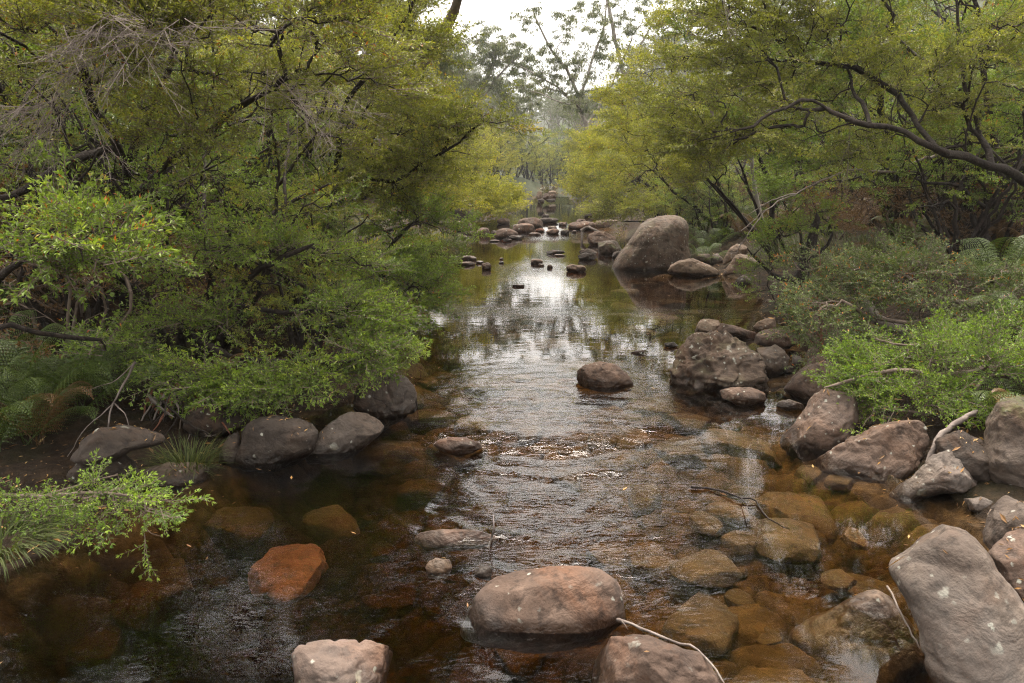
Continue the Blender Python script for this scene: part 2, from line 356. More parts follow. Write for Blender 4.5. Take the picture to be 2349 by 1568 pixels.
def rock(label, poly, mat='brown', name='rock', zw=None, base=None, thick=0.8, k=2.3, cuts=5, sub=5, sink=0.5, rough=0.035,
         ridge=0.02, strata=0.0, seed=None, group=None, cat='rock', sdir=(0.5, 0, 1), buried=0.0, cutdepth=(.74, .93)):
    """poly: the rock's outline above the water, in frame units; its front foot stands on the level zw"""
    poly = np.array(poly, float); seed = seed if seed is not None else len(ROCKS)+1
    rng = np.random.default_rng(seed)
    lo, hi = poly.min(0), poly.max(0); c = np.array([(lo[0]+hi[0])/2, (lo[1]+hi[1])/2+0.06*(hi[1]-lo[1])])
    vb = base if base is not None else hi[1]-0.02*(hi[1]-lo[1])
    if zw is None:
        z0 = 0.0
        for _ in range(6): z0 = float(zwater(G(c[0], vb, z0)[1]))
        zw = z0
    foot = G(c[0], vb, zw); tb = np.linalg.norm(foot-CAM)
    T, Rr = radial(poly, c)
    Rr = Rr*(1+sink*np.maximum(0, -np.sin(T)))
    rdown = Rr[np.argmin(np.abs(T+math.pi/2))]
    fr_ = min(0.97, max(0.0, (vb-c[1])/rdown)); s = (1-fr_**k)**(1/k)
    rho = thick*np.mean(Rr)/FPX
    Dc = tb/(1-min(0.6, s*rho)); Th = rho*Dc
    d = unit(ray(*c)); O = CAM+d*Dc
    rh = unit(np.cross(d, [0, 0, 1])); uh = np.cross(rh, d)
    V, F = ico(sub)
    th = np.arctan2(V[:, 2], V[:, 0]); pr = np.hypot(V[:, 0], V[:, 2])
    pr = np.clip(pr, 0, 1)**(2/k); ty = np.sign(V[:, 1])*np.abs(V[:, 1])**(2/k)
    rr = np.interp(th, T, Rr, period=2*math.pi)
    du, dv = rr*pr*np.cos(th), -rr*pr*np.sin(th)
    dirs = FWD*FPX + RGT*(c[0]+du-CU)[:, None] + UPV*(CV-c[1]-dv)[:, None]
    q = dirs*(Dc/(dirs@d))[:, None] + CAM - O
    loc = np.stack([q@rh, Th*ty, q@uh], -1)
    size = np.mean(Rr)/FPX*Dc
    for _ in range(cuts):
        n = unit(np.array([rng.normal(0, .55), -abs(rng.normal(.75, .35)), rng.normal(.25, .55)]))
        dd = loc@n; h = dd.max()*rng.uniform(*cutdepth)
        loc -= n*(np.maximum(0, dd-h)*0.94)[:, None]
    off = rng.uniform(-50, 50, 3); un = loc/size; dirn = un/(np.linalg.norm(un, axis=1)[:, None]+1e-6)
    disp = rough*2.0*fbm(un*1.3+off, 2, seed) + rough*fbm(un*3.5+off, 3, seed+3)*0.8 - ridge*np.maximum(0, ridged(un*2.2+off, 2, seed+7)-0.55)*2.6 + rough*0.30*fbm(un*13+off, 3, seed+5)
    if strata:
        sd = unit(np.array(sdir)); a = un@sd*3.6 + 1.5*fbm(un*1.3+off, 3, seed+11)
        fr2 = a % 1.0; disp += strata*(np.where(fr2 < .8, fr2/.8, (1-fr2)/.2)-.5)*(.6+.6*vnoise(un*2+off, seed+4)) + strata*0.7*ridged(un*np.array([2.2, 2.2, 4])+off, 4, seed+2)
    loc = loc + dirn*(disp*size)[:, None]
    w = loc[:, :1]*rh + loc[:, 1:2]*d + loc[:, 2:]*uh + O
    wl = zwater(w[:, 1]); wet = smooth(0.07, 0.03, w[:, 2]-wl-0.016*vnoise(w*14, 5)) if buried == 0 else smooth(0.0, -0.02, w[:, 2]-wl)
    org = np.array([O[0], O[1], min(zw, float(w[:, 2].min())+0.02)])
    me = mesh_from(name, w-org, F, [M[mat]], attrs={'wet': wet}, smooth_shade=True)
    o = link(name, me, org, None, label, cat, group); ROCKS[label] = (O, size, o)
    return o
def pr(x0, y0, s, pts): return [(x0+x*s, y0+y*s) for x, y in pts]
R4 = lambda *p: pr(1174.5, 784, .5, p)
R3 = lambda *p: pr(0, 784, .5, p)
R7 = lambda *p: pr(1346, 465, .2614, p)
def box(cx, cy, w, h, jag=0.12, seed=0):   # rounded outline from a centre and a size, flat at the foot
    r = random.Random(seed+int(cx)*7+int(cy)); out = []
    for i in range(11):
        a = 2*math.pi*i/11+0.2; rr = 1+r.uniform(-jag, jag)
        y = -math.sin(a); out.append((cx+w/2*rr*math.copysign(abs(math.cos(a))**.8, math.cos(a)), cy+h/2*rr*(y if y < 0 else min(y, .9))))
    return out
B5 = lambda cx, cy, w, h, **k: pr(917.5, 367, .2614, box(cx, cy, w, h, **k))

# near, in the water
rock('rounded reddish brown boulder alone at the bottom centre of the stream', [(1077,1440),(1088,1375),(1125,1335),(1200,1304),(1280,1297),(1370,1305),(1418,1333),(1432,1378),(1418,1420),(1350,1452),(1250,1463),(1150,1463),(1090,1456)], 'pink', 'boulder', thick=.75, k=2.5, cuts=2, sub=6, rough=.018, ridge=.004, cat='boulder', seed=4, cutdepth=(.86, .95))
rock('angular pinkish rock cut by the bottom edge, left of the round boulder', [(672,1500),(690,1484),(760,1470),(850,1469),(905,1486),(912,1500),(895,1545),(880,1640),(690,1640)], 'pink', base=1620, thick=.9, cuts=7, sub=6, rough=.03, ridge=.03, seed=12)
rock('flat-topped purplish rock at the bottom edge right of the round boulder', [(1350,1534),(1370,1490),(1400,1464),(1455,1455),(1525,1477),(1600,1502),(1650,1560),(1680,1640),(1360,1640)], 'pink', base=1632, thick=1.0, cuts=5, sub=6, rough=.03, seed=5)
rock('large tilted grey slab standing in the bottom right corner', [(2032,1304),(2062,1265),(2100,1226),(2145,1199),(2185,1202),(2225,1220),(2262,1262),(2305,1330),(2349,1400),(2430,1500),(2440,1640),(2190,1640),(2150,1545),(2118,1469),(2078,1380)], 'grey', 'slab', base=1630, thick=.6, k=2.9, cuts=3, cutdepth=(.80,.93), sub=6, rough=.02, ridge=.02, seed=26, cat='slab', sink=.2)
rock('broad brown rock awash with a pale dry rim beside the tilted slab', [(1805,1455),(1850,1420),(1905,1392),(1970,1360),(2010,1350),(2045,1372),(2090,1430),(2140,1520),(2060,1600),(1890,1590),(1820,1530)], 'pale', base=1415, zw=0.0, thick=.62, k=2.6, cuts=2, sub=6, rough=.02, seed=7, sink=.1)
rock('smooth grey stone at the right edge above the tilted slab', [(2265,1210),(2280,1164),(2308,1141),(2352,1160),(2420,1210),(2410,1260),(2300,1262),(2268,1236)], 'grey', 'stone', zw=.12, cuts=3, thick=.9, cat='stone')
rock('pinkish stone at the right edge touching the back of the tilted slab', [(2258,1270),(2305,1226),(2349,1208),(2440,1215),(2460,1330),(2360,1390),(2310,1340)], 'pink', 'stone', zw=.1, cuts=4, thick=.9, cat='stone')
rock('small flat grey stone with a dark underside at the right water edge', [(2208,1145),(2250,1140),(2287,1155),(2268,1183),(2226,1170)], 'grey', 'stone', cuts=4, cat='stone', thick=.9)
rock('grey stone behind the small flat stone under the dead stick', [(2255,1128),(2275,1098),(2310,1092),(2330,1112),(2305,1134),(2270,1136)], 'grey', 'stone', cuts=4, cat='stone', thick=.9)
rock('ridged grey rock with the end of the dead stick on it', [(2050,1132),(2075,1105),(2110,1079),(2140,1050),(2178,1031),(2212,1060),(2230,1090),(2252,1112),(2235,1128),(2160,1122),(2120,1135),(2090,1145)], 'grey', cuts=5, sub=6, thick=.8, seed=33, ridge=.03)
rock('big angular brown rock under the bright green bush', [(1870,1056),(1888,1040),(1915,1024),(1975,994),(2050,968),(2112,963),(2130,985),(2134,1012),(2115,1054),(2080,1082),(2045,1104),(1955,1090),(1880,1072)], 'brown', base=1092, cuts=6, sub=6, thick=.75, k=2.6, seed=41, ridge=.03, rough=.025)
rock('smooth brown rock leaning out from under the bright green bush', [(1802,1006),(1815,980),(1835,955),(1862,914),(1900,890),(1960,905),(1975,960),(1940,1010),(1905,1030),(1865,1043),(1822,1028)], 'brown', base=1035, cuts=4, sub=6, thick=.9, seed=15)
rock('dark rounded rock in deep shade under the bush near the dead stick', [(2140,1010),(2200,985),(2260,1010),(2290,1060),(2250,1095),(2160,1060)], 'dark', zw=.1, cuts=3, thick=.9)
rock('large mossy boulder at the right edge behind the fern', [(2255,1030),(2262,970),(2290,925),(2349,905),(2440,930),(2450,1060),(2380,1105),(2300,1095),(2265,1065)], 'mossy', 'boulder', zw=.15, cuts=4, sub=6, thick=.9, cat='boulder')
rock('big dark craggy rock with tilted layers standing in the water at right', R7((765,1390),(790,1310),(830,1250),(950,1175),(1080,1150),(1220,1148),(1350,1155),(1430,1200),(1480,1260),(1550,1350),(1560,1480),(1553,1568))+[(1750,872),(1714,888),(1650,893),(1610,897),(1560,885),(1548,860)], 'lichen', 'boulder', cuts=6, sub=6, thick=.85, k=2.5, seed=52, strata=.085, sdir=(-.5, .2, 1), ridge=.05, rough=.03, cat='boulder')
rock('pale cream stone behind the craggy layered rock', R7((955,1090),(985,1045),(1030,1022),(1150,1030),(1190,1058),(1160,1110),(1120,1160),(970,1160)), 'pale', 'stone', cuts=5, cat='stone', seed=3)
rock('long sloping brown stone lying against the pale cream stone', R7((1125,1140),(1180,1056),(1300,1080),(1500,1148),(1460,1185),(1350,1190),(1140,1170)), 'pink', 'stone', cuts=4, cat='stone')
rock('flat dark brown rock behind and right of the craggy rock', R7((1478,1190),(1520,1130),(1600,1105),(1790,1098),(1850,1160),(1872,1210),(1760,1262),(1620,1255),(1500,1240)), 'brown', zw=.1, cuts=5, ridge=.03, thick=.9)
rock('dark speckled rock wedged against the right side of the craggy rock', R7((1490,1270),(1560,1255),(1650,1250),(1740,1300),(1775,1370),(1740,1450),(1660,1490),(1560,1505),(1520,1400)), 'lichen', cuts=5, thick=.9, seed=18)
rock('light stone beside the black tree root at the pool edge', R7((1460,1090),(1500,1045),(1560,1022),(1650,1014),(1672,1090),(1600,1130),(1520,1142)), 'pale', 'stone', cuts=4, cat='stone')
rock('small upright red brown stone at the foot of the red sapling', R7((1880,1280),(1900,1200),(1930,1150),(1980,1170),(2010,1240),(1970,1290)), 'brown', 'stone', zw=.15, cuts=5, cat='stone')
rock('pointed reddish stone in the rubble on the right bank', R7((1915,1350),(1940,1290),(1995,1250),(2050,1300),(2010,1345),(1950,1380)), 'pink', 'stone', zw=.12, cuts=5, cat='stone')
rock('long brown stone half buried in the right bank litter', R7((1985,1400),(2010,1340),(2180,1290),(2280,1300),(2290,1360),(2150,1400),(2030,1420)), 'brown', 'stone', zw=.18, cuts=4, cat='stone')
rock('grey wedge stone in the rubble between the speckled and pointed stones', R7((1800,1440),(1805,1340),(1870,1340),(1900,1390),(1850,1450)), 'grey', 'stone', zw=.06, cuts=5, cat='stone')
rock('tan slab stepping into the water right of the red wet stone', [(1806,891),(1818,866),(1842,846),(1870,832),(1905,826),(1925,850),(1905,885),(1860,910),(1830,905)], 'pink', 'slab', zw=.08, cuts=4, cat='slab', thick=.9)
rock('brown slab among the rubble above the tan slab', [(1840,850),(1860,820),(1905,805),(1950,818),(1945,850),(1890,866)], 'brown', 'slab', zw=.14, cuts=4, cat='slab', thick=.9)
rock('flat wet stone in the shade below the speckled rock', R7((1690,1480),(1720,1435),(1790,1430),(1850,1470),(1790,1500)), 'dark', 'stone', cuts=4, cat='stone')
rock('wet red brown stone at the foot of the craggy rock', [(1647,898),(1674,889),(1739,890),(1756,905),(1752,920),(1704,927),(1660,915)], 'pink', 'stone', cuts=5, cat='stone')
rock('low blue grey stone barely above water beside the smooth leaning rock', [(1772,930),(1790,920),(1812,916),(1843,928),(1838,940),(1800,938)], 'grey', 'stone', cuts=4, cat='stone', thick=.9)
rock('round brown stone standing alone in midstream ripples', [(1320,868),(1324,852),(1340,838),(1374,828),(1412,834),(1438,858),(1447,882),(1394,890),(1340,883)], 'brown', 'stone', cuts=2, sub=6, k=2.4, rough=.02, cat='stone', seed=8, thick=.8)
rock('dark flake of stone just breaking the pool left of the craggy rock', R7((680,1235),(760,1225),(810,1255),(760,1275),(690,1265)), 'dark', 'stone', cuts=3, cat='stone')
rock('thin grey stone awash between the round stone and the craggy rock', R7((370,1320),(430,1300),(530,1298),(500,1312),(420,1325)), 'grey', 'stone', cuts=3, cat='stone')
rock('small cream pebble by the black tree root in the brown shallows', R7((1562,885),(1575,855),(1600,843),(1635,870),(1632,892),(1590,896)), 'pale', 'pebble', cuts=4, cat='pebble', sub=4)
rock('big egg shaped lichened boulder on the right side of the pool', R7((288,580),(298,500),(330,420),(370,345),(425,265),(480,200),(535,155),(600,128),(680,112),(750,107),(815,120),(860,150),(890,205),(897,290),(888,400),(855,500),(790,580),(740,606),(620,604),(500,602),(380,596)), 'lichen', 'boulder', cuts=0, sub=6, k=2.35, thick=.85, rough=.02, ridge=.012, cat='boulder', seed=77, cutdepth=(.85, .95))
rock('pale flat-topped rock in front of the right side of the egg boulder', R7((708,605),(735,545),(830,507),(930,498),(990,520),(1060,545),(1130,582),(1163,615),(1150,642),(1000,650),(890,646),(760,638)), 'pale', cuts=5, sub=5, thick=.8, seed=9, ridge=.03)
rock('long low stone wedged between the egg boulder and the bank', R7((790,500),(850,456),(960,448),(1080,450),(1095,500),(1085,540),(930,520)), 'grey', 'stone', zw=.12, cuts=4, cat='stone')
rock('cracked stone right of the long low stone', R7((1085,490),(1110,450),(1150,440),(1200,500),(1215,545),(1170,560),(1100,540)), 'grey', 'stone', zw=.1, cuts=5, cat='stone')
rock('tall pale rock with lichen by the hanging shrub', R7((1213,610),(1230,565),(1260,530),(1298,475),(1340,450),(1410,452),(1490,475),(1520,540),(1500,610),(1440,640),(1380,655),(1290,648),(1225,640)), 'pale', cuts=4, thick=.9, seed=14)
rock('sloping rock higher on the bank behind the tall pale rock', R7((1215,470),(1240,408),(1330,362),(1400,365),(1420,430),(1380,470),(1280,500),(1225,535)), 'pale', zw=.2, cuts=4, seed=24)
rock('grey stone with green sprig at the pool edge below the tall pale rock', R7((1298,705),(1320,670),(1370,640),(1410,648),(1446,692),(1400,722),(1320,720)), 'grey', 'stone', cuts=4, cat='stone')
# left bank
rock('dark rock jutting into the stream under the lowest left branch', R3((1600,230),(1660,190),(1720,158),(1790,144),(1850,160),(1895,205),(1912,265),(1890,315),(1800,350),(1760,362),(1680,330),(1620,290)), 'dark', base=958, cuts=6, sub=6, thick=.85, ridge=.04, seed=29)
rock('smooth dark rock sloping into the water, third along the left bank', R3((1425,500),(1440,450),(1500,382),(1560,340),(1610,323),(1690,333),(1745,370),(1768,395),(1740,430),(1690,460),(1610,500),(1540,530),(1450,535)), 'dark', base=1040, cuts=2, sub=6, thick=.8, k=2.4, rough=.018, seed=31)
rock('big smooth flat-faced dark boulder at the left water edge', R3((1100,540),(1102,470),(1110,410),(1140,375),(1190,350),(1300,340),(1370,352),(1430,380),(1462,412),(1450,460),(1420,505),(1340,540),(1230,560),(1150,568)), 'dark', 'boulder', base=1066, cuts=3, sub=6, thick=.7, k=2.7, rough=.016, cat='boulder', seed=37, cutdepth=(.8,.92))
rock('rounded dark boulder behind the stick pile on the left bank', R3((843,350),(870,310),(920,285),(990,277),(1050,300),(1100,335),(1117,365),(1080,395),(1000,412),(900,412),(850,390)), 'dark', 'boulder', zw=.12, cuts=2, thick=.8, cat='boulder', rough=.02)
rock('narrow dark stone squeezed beside the flat-faced boulder', R3((1013,490),(1050,430),(1095,408),(1112,470),(1100,560),(1060,566),(1020,545)), 'dark', 'stone', cuts=3, cat='stone', thick=.9)
rock('long dark slab under the stick pile', R3((330,540),(370,460),(450,402),(560,392),(660,398),(750,425),(760,470),(600,500),(420,560)), 'dark', 'slab', zw=.2, cuts=3, cat='slab', thick=1.0)
rock('dome of dark rock behind the low green branch', R3((315,610),(350,555),(400,520),(480,500),(560,510),(620,555),(640,610),(500,650),(360,650)), 'dark', zw=.1, cuts=2, thick=.9)
rock('pale brown slab with a grass tuft at the left water edge', R3((640,610),(680,575),(800,556),(900,555),(960,575),(940,640),(880,670),(760,665),(660,650)), 'mossy', 'slab', cuts=3, cat='slab', thick=.9)
rock('broken dark rock behind the rounded boulder under the branches', R3((895,260),(940,220),(1000,203),(1060,225),(1085,270),(1075,310),(1000,320)), 'dark', zw=.15, cuts=6, thick=.9)
rock('small brown stone striped with wet in the riffle', R3((1980,475),(2010,450),(2060,440),(2140,442),(2200,465),(2218,485),(2160,505),(2100,516),(2030,500)), 'pink', 'stone', cuts=5, cat='stone', thick=.9)
rock('small ochre stone between the riffle and the round boulder', [(974,1302),(985,1288),(1003,1281),(1032,1284),(1036,1302),(1020,1320),(990,1320)], 'pale', 'stone', cuts=5, cat='stone')
rock('thin slab awash under the rushing water above the round boulder', [(945,1240),(960,1222),(1010,1214),(1075,1213),(1125,1226),(1152,1238),(1120,1256),(1060,1262),(980,1262)], 'pink', 'slab', zw=-.035, cuts=2, cat='slab', thick=.8, sink=.1)
rock('stone islet beside the stick caught above the round boulder', [(1088,1320),(1098,1300),(1120,1298),(1132,1312),(1120,1328)], 'dark', 'stone', cuts=3, cat='stone', sub=4)
# the pool
pool = [('upper flat pale stone of the cluster at the left of the pool', (605,865,130,50), 'grey'), ('lower flat stone of the cluster at the left of the pool', (590,915,165,40), 'pink'),
 ('rounded upright brown stone at the end of the left pool cluster', (755,935,82,70), 'brown'), ('low flat stone between the flat and the upright stone of the pool', (700,900,75,28), 'grey'),
 ('thin stone far left in the pool, just awash', (485,857,115,16), 'brown'), ('orange tipped pebble alone in midpool', (890,868,40,18), 'orange'), ('tiny dark pebble in the pool near the middle cluster', (890,902,45,20), 'dark'),
 ('peaked brown stone of the middle pool cluster', (1200,895,115,55), 'brown'), ('pale low stone at the foot of the peaked pool stone', (1240,925,55,26), 'pale'), ('small dark cube-like stone right of the peaked pool stone', (1315,937,48,36), 'brown'),
 ('smooth domed stone in the pool left of the egg boulder', (1550,955,188,68), 'brown'), ('long dark log-shaped stone in the upper pool', (1367,812,172,38), 'dark'), ('thin pale stone under the long dark pool stone', (1400,838,105,20), 'pale'),
 ('pale stone showing through the pool left of the sky reflection', (1040,1105,115,26), 'pink')]
for i, (lb, b, m_) in enumerate(pool): rock(lb, B5(*b), m_, 'stone', cuts=3, cat='stone', sub=4, thick=.95, group='stones in the pool')
bankr = [('square dark rock at the right pool edge, front of a pair', (1650,850,160,72), 'dark'), ('dark rock behind the square rock at the right pool edge', (1650,812,155,60), 'dark'),
 ('mossy dark boulder left of the egg boulder', (1838,770,225,135), 'mossy'), ('rough rock under driftwood at the right end of the weir', (1760,695,240,130), 'brown'), ('grey stone touching the left foot of the egg boulder', (1905,832,90,64), 'grey')]
for lb, b, m_ in bankr: rock(lb, B5(*b), m_, 'rock', cuts=5, cat='rock', thick=.9)
# the weir of boulders across the top of the pool
weir = [('peaked brown boulder left of the weir gap, standing apart', (730,630,118,75), 'brown'), ('low grey boulder at the left end of the weir', (620,645,115,42), 'grey'),
 ('largest brown boulder of the weir, front row left', (930,650,205,92), 'brown'), ('flat slab jutting from the largest weir boulder', (1020,682,130,40), 'dark'), ('rounded brown boulder in the second weir row', (1085,600,190,88), 'pink'),
 ('broad boulder at the back of the weir left of the gap', (1150,555,225,90), 'brown'), ('long dark slab behind the weir', (1290,535,205,52), 'dark'), ('small black rock on the long slab behind the weir', (1280,495,62,42), 'dark'),
 ('dim brown boulder under the bush left of the weir', (905,540,125,62), 'brown'), ('big spotted dark boulder under the left bush at the weir', (560,580,150,105), 'lichen'), ('orange ochre stone in the weir gap', (1230,620,82,36), 'orange'),
 ('smooth brown stone in the weir gap, right of the ochre one', (1340,632,125,55), 'brown'), ('round brown stone at the right of the weir gap', (1447,636,88,42), 'dark'), ('thin pale stone behind the weir gap', (1335,595,85,26), 'pale'),
 ('small domed rock behind the weir gap', (1430,565,78,42), 'brown'), ('longest smooth boulder of the weir, right of the gap', (1595,582,265,80), 'pink'), ('small rock on the back of the longest weir boulder', (1590,537,85,42), 'brown'),
 ('grey rock in the pool above the weir', (1660,482,75,52), 'grey'), ('pebble at the foot of the longest weir boulder', (1530,632,42,26), 'brown'), ('flat stone at the water line of the largest weir boulder', (940,706,95,26), 'dark'),
 ('pale low stone left of the largest weir boulder', (830,712,95,20), 'grey'), ('dark stone between the peaked and largest weir boulders', (830,640,65,42), 'dark'), ('thin brown stone below the ochre one', (1180,652,115,26), 'brown'),
 ('low pale ledge of rock at the right bank behind the weir', (1820,560,230,80), 'pale'), ('flat stone at the far left foot of the weir', (540,678,120,35), 'brown'), ('brown stone under the low grey weir boulder', (640,682,100,26), 'pink')]
for lb, b, m_ in weir: rock(lb, B5(*b), m_, 'boulder', cuts=4, cat='boulder', sub=4, thick=.95, group='boulders of the weir')
far = [('pale block at the left of the far rapids', (1225,310,55,64), 'pale'), ('brown block in the middle of the far rapids', (1285,322,62,62), 'brown'), ('pale tilted slab on top of the far rapids', (1335,290,75,42), 'pale'), ('low dark stone at the left foot of the far rapids', (1240,362,64,42), 'dark'), ('flat dark stone at the right foot of the far rapids', (1325,357,90,28), 'dark'), ('dark block right of the middle of the far rapids', (1340,325,60,50), 'brown')]
for lb, b, m_ in far: rock(lb, B5(*b), m_, 'boulder', zw=.4, cuts=5, cat='boulder', sub=4, thick=.9, group='rocks of the far rapids')

# drowned stones, seen through the water
def sunk(label, poly, mat='bed', depth=0.06, rise=0.24, name='submerged_stone', group=None, sub=5, seed=None):
    """a stone lying on the bed: outline read on the level of its top, top `depth` under the water"""
    poly = np.array(poly, float); seed = seed or len(ROCKS)+1; rng = np.random.default_rng(seed)
    z0 = 0.0
    for _ in range(4): z0 = float(zwater(G(*poly.mean(0), z0)[1]))
    pts = np.array([G(u, v, z0-depth) for u, v in poly]); c = pts.mean(0)
    th = np.arctan2(pts[:, 1]-c[1], pts[:, 0]-c[0]); r = np.hypot(pts[:, 0]-c[0], pts[:, 1]-c[1]); o = np.argsort(th)
    V, F = ico(sub); a = np.arctan2(V[:, 1], V[:, 0]); pr_ = np.hypot(V[:, 0], V[:, 1])**0.6
    rr = np.interp(a, th[o], r[o], period=2*math.pi); size = r.mean()
    H = size*rise
    loc = np.stack([rr*pr_*np.cos(a), rr*pr_*np.sin(a), np.sign(V[:, 2])*np.abs(V[:, 2])**.8*H], -1)
    for _ in range(7):
        n = unit(np.array([rng.normal(0, 1), rng.normal(0, 1), abs(rng.normal(.3, .5))])); dd = loc@n; loc = loc-n*(np.maximum(0, dd-dd.max()*rng.uniform(.72, .93))*.95)[:, None]
    off = rng.uniform(-40, 40, 3); un = loc/size
    loc = loc + un*((0.07*fbm(un*1.6+off, 3, seed)+0.03*fbm(un*6+off, 3, seed+1))*size)[:, None]
    tilt = rng.normal(0, .10, 2); loc[:, 2] += loc[:, 0]*tilt[0]+loc[:, 1]*tilt[1]
    loc[:, 2] += -depth-loc[:, 2].max()
    me = mesh_from(name, loc, F, [M[mat]], attrs={'wet': np.zeros(len(V))}, smooth_shade=True)
    ob = link(name, me, (c[0], c[1], z0), None, label, 'stone', group); ROCKS[label] = (c, size, ob); return ob
sunk('bright orange stone glowing under the dark water at lower left', [(565,1284),(600,1245),(650,1235),(710,1236),(745,1262),(725,1319),(650,1359),(610,1334)], 'orange', .06, .2, sub=6)
sunk('dim reddish drowned stone above the bright orange one', [(690,1172),(740,1160),(820,1160),(835,1180),(770,1192),(700,1186)], 'bed', .13)
sunk('large oval brown stone under the clear right shallows', [(1714,1205),(1749,1180),(1820,1176),(1874,1184),(1899,1214),(1874,1250),(1814,1264),(1740,1240)], 'bed', .03, .22)
sunk('wide stepped slab under the water above the large oval stone', [(1730,1120),(1790,1100),(1860,1105),(1920,1160),(1910,1195),(1850,1180),(1760,1170)], 'bed', .05, .35)
sunk('long blunt drowned stone below the oval stone', [(1532,1275),(1560,1260),(1650,1254),(1715,1268),(1728,1290),(1700,1312),(1600,1318),(1545,1300)], 'bed', .04, .2)
sunk('dull green drowned stone between the riffle and the right shallows', [(1585,1180),(1610,1165),(1660,1180),(1650,1205),(1600,1205)], 'bed', .05)
sunk('mossy drowned boulder beside the round boulder', [(1520,1370),(1590,1345),(1670,1390),(1685,1440),(1640,1475),(1560,1450)], 'bed', .05, .25)
sunk('long drowned ledge in the shade under the smooth leaning rock', [(1590,975),(1700,975),(1790,1005),(1795,1024),(1700,1016),(1610,995)], 'bed', .02, .3)
sunk('drowned stone near the floating twig, upper one', [(1625,1145),(1665,1130),(1710,1155),(1700,1185),(1650,1180)], 'bed', .06)
sunk('small drowned stone right of the large oval stone', [(1935,1215),(1960,1205),(1985,1222),(1975,1242),(1945,1240)], 'bed', .04)
sunk('drowned tan stone between the oval stone and the long blunt one', [(1665,1220),(1710,1212),(1735,1240),(1700,1255),(1670,1245)], 'bed', .05)
sunk('angular drowned stone near the tilted slab', [(1885,1310),(1930,1300),(1965,1320),(1940,1340),(1900,1335)], 'bed', .05)
sunk('oval drowned slab at the left of the sky reflection', [(1035,962),(1080,952),(1130,960),(1120,972),(1060,976)], 'bed', .08, .3)
sunk('flat oval stone under the pool near the left branches', [(1040-60,730),(1010,722),(1045,728),(1040,740),(990,742)], 'bed', .06, .3)
rs = random.Random(5); protos = []
for k in range(8):
    V, F = ico(4); rg = np.random.default_rng(100+k); sc = np.array([1, rg.uniform(.6, .95), rg.uniform(.24, .42)])
    loc = np.sign(V)*np.abs(V)**.8*sc
    for _ in range(9):
        n = unit(rg.normal(0, 1, 3)*np.array([1, 1, .35])); dd = loc@n; loc = loc-n*(np.maximum(0, dd-dd.max()*rg.uniform(.66, .9))*.95)[:, None]
    loc = loc + loc*(0.07*fbm(loc*1.5+k*9, 3, k)+.03*fbm(loc*6+k, 2, k))[:, None]
    protos.append(mesh_from('submerged_stone', loc, F, [M['bed']], attrs={'wet': np.zeros(len(V))}, smooth_shade=True))
cnt = 0; placed = [(o_[0][:2], o_[1]) for o_ in ROCKS.values()]
for _ in range(9000):
    if cnt >= 240: break
    y = 1.9+rs.random()**1.6*11; L_, R_ = edges(y); x = rs.uniform(L_-.05, R_+.05)
    s = rs.choice([.05, .07, .09, .12, .16, .2, .24])*(1 if y < 6 else 1.4)
    if any((p_[0]-x)**2+(p_[1]-y)**2 < (0.72*r_ + .66*s)**2 for p_, r_ in placed): continue
    g = float(terrain(np.array([x]), np.array([y]))[0]); w = float(zwater(y))
    z = g+s*.05
    if z+s*.4 > w-.01: z = w-.012-s*.4
    placed.append(((x, y), s)); cnt += 1
    o = link('submerged_stone', protos[cnt % 8], (x, y, z), None, 'brown stone lying drowned on the amber bed of the stream', 'stone', 'stones on the stream bed')
    o.rotation_euler = (rs.uniform(-.15, .15), rs.uniform(-.15, .15), rs.uniform(0, 6.28)); o.scale = (s, s, s)
# ------------------------------------------------------------------ foliage and bark materials
def leaf_mat(name, stops, trans=0.33, rough=0.40, spec=0.5):
    t = NT(name); tint = t.attr('tint')
    oi = t.n('ShaderNodeObjectInfo').outputs['Random']
    f = t.math('ADD', tint, t.math('MULTIPLY', t.math('SUBTRACT', oi, 0.5), 0.10), clamp=True)
    col = t.mix(1.0, t.ramp(f, stops), (1.16, 1.16, 0.80), 'MULTIPLY')
    b = t.bsdf(col, rough, None, spec)
    tl = t.n('ShaderNodeBsdfTranslucent'); t.l(t.mix(1.0, col, (1.25, 1.25, 0.6), 'MULTIPLY'), tl.inputs['Color'])
    mx = t.n('ShaderNodeMixShader'); mx.inputs[0].default_value = trans
    t.l(b.outputs[0], mx.inputs[1]); t.l(tl.outputs[0], mx.inputs[2]); return t.done(mx.outputs[0])
def bark_mat(name, a, b, c, scale=14, rough=0.85):
    t = NT(name); p = t.pos()
    n = t.noise(p, scale, 6, 0.65, 0.8); n2 = t.noise(p, 3, 3, 0.5)
    col = t.ramp(n, [(0.32, a), (0.5, b), (0.7, c)])
    col = t.mix(t.ramp(n2, [(0.45, 0.0), (0.7, 0.5)]), col, c)
    return t.done(t.bsdf(col, rough, t.bump(n, 0.7, 0.02), 0.25).outputs[0])
ORANGE = (0.42, 0.14, 0.025); RED = (0.35, 0.06, 0.03); BROWN = (0.16, 0.09, 0.045)
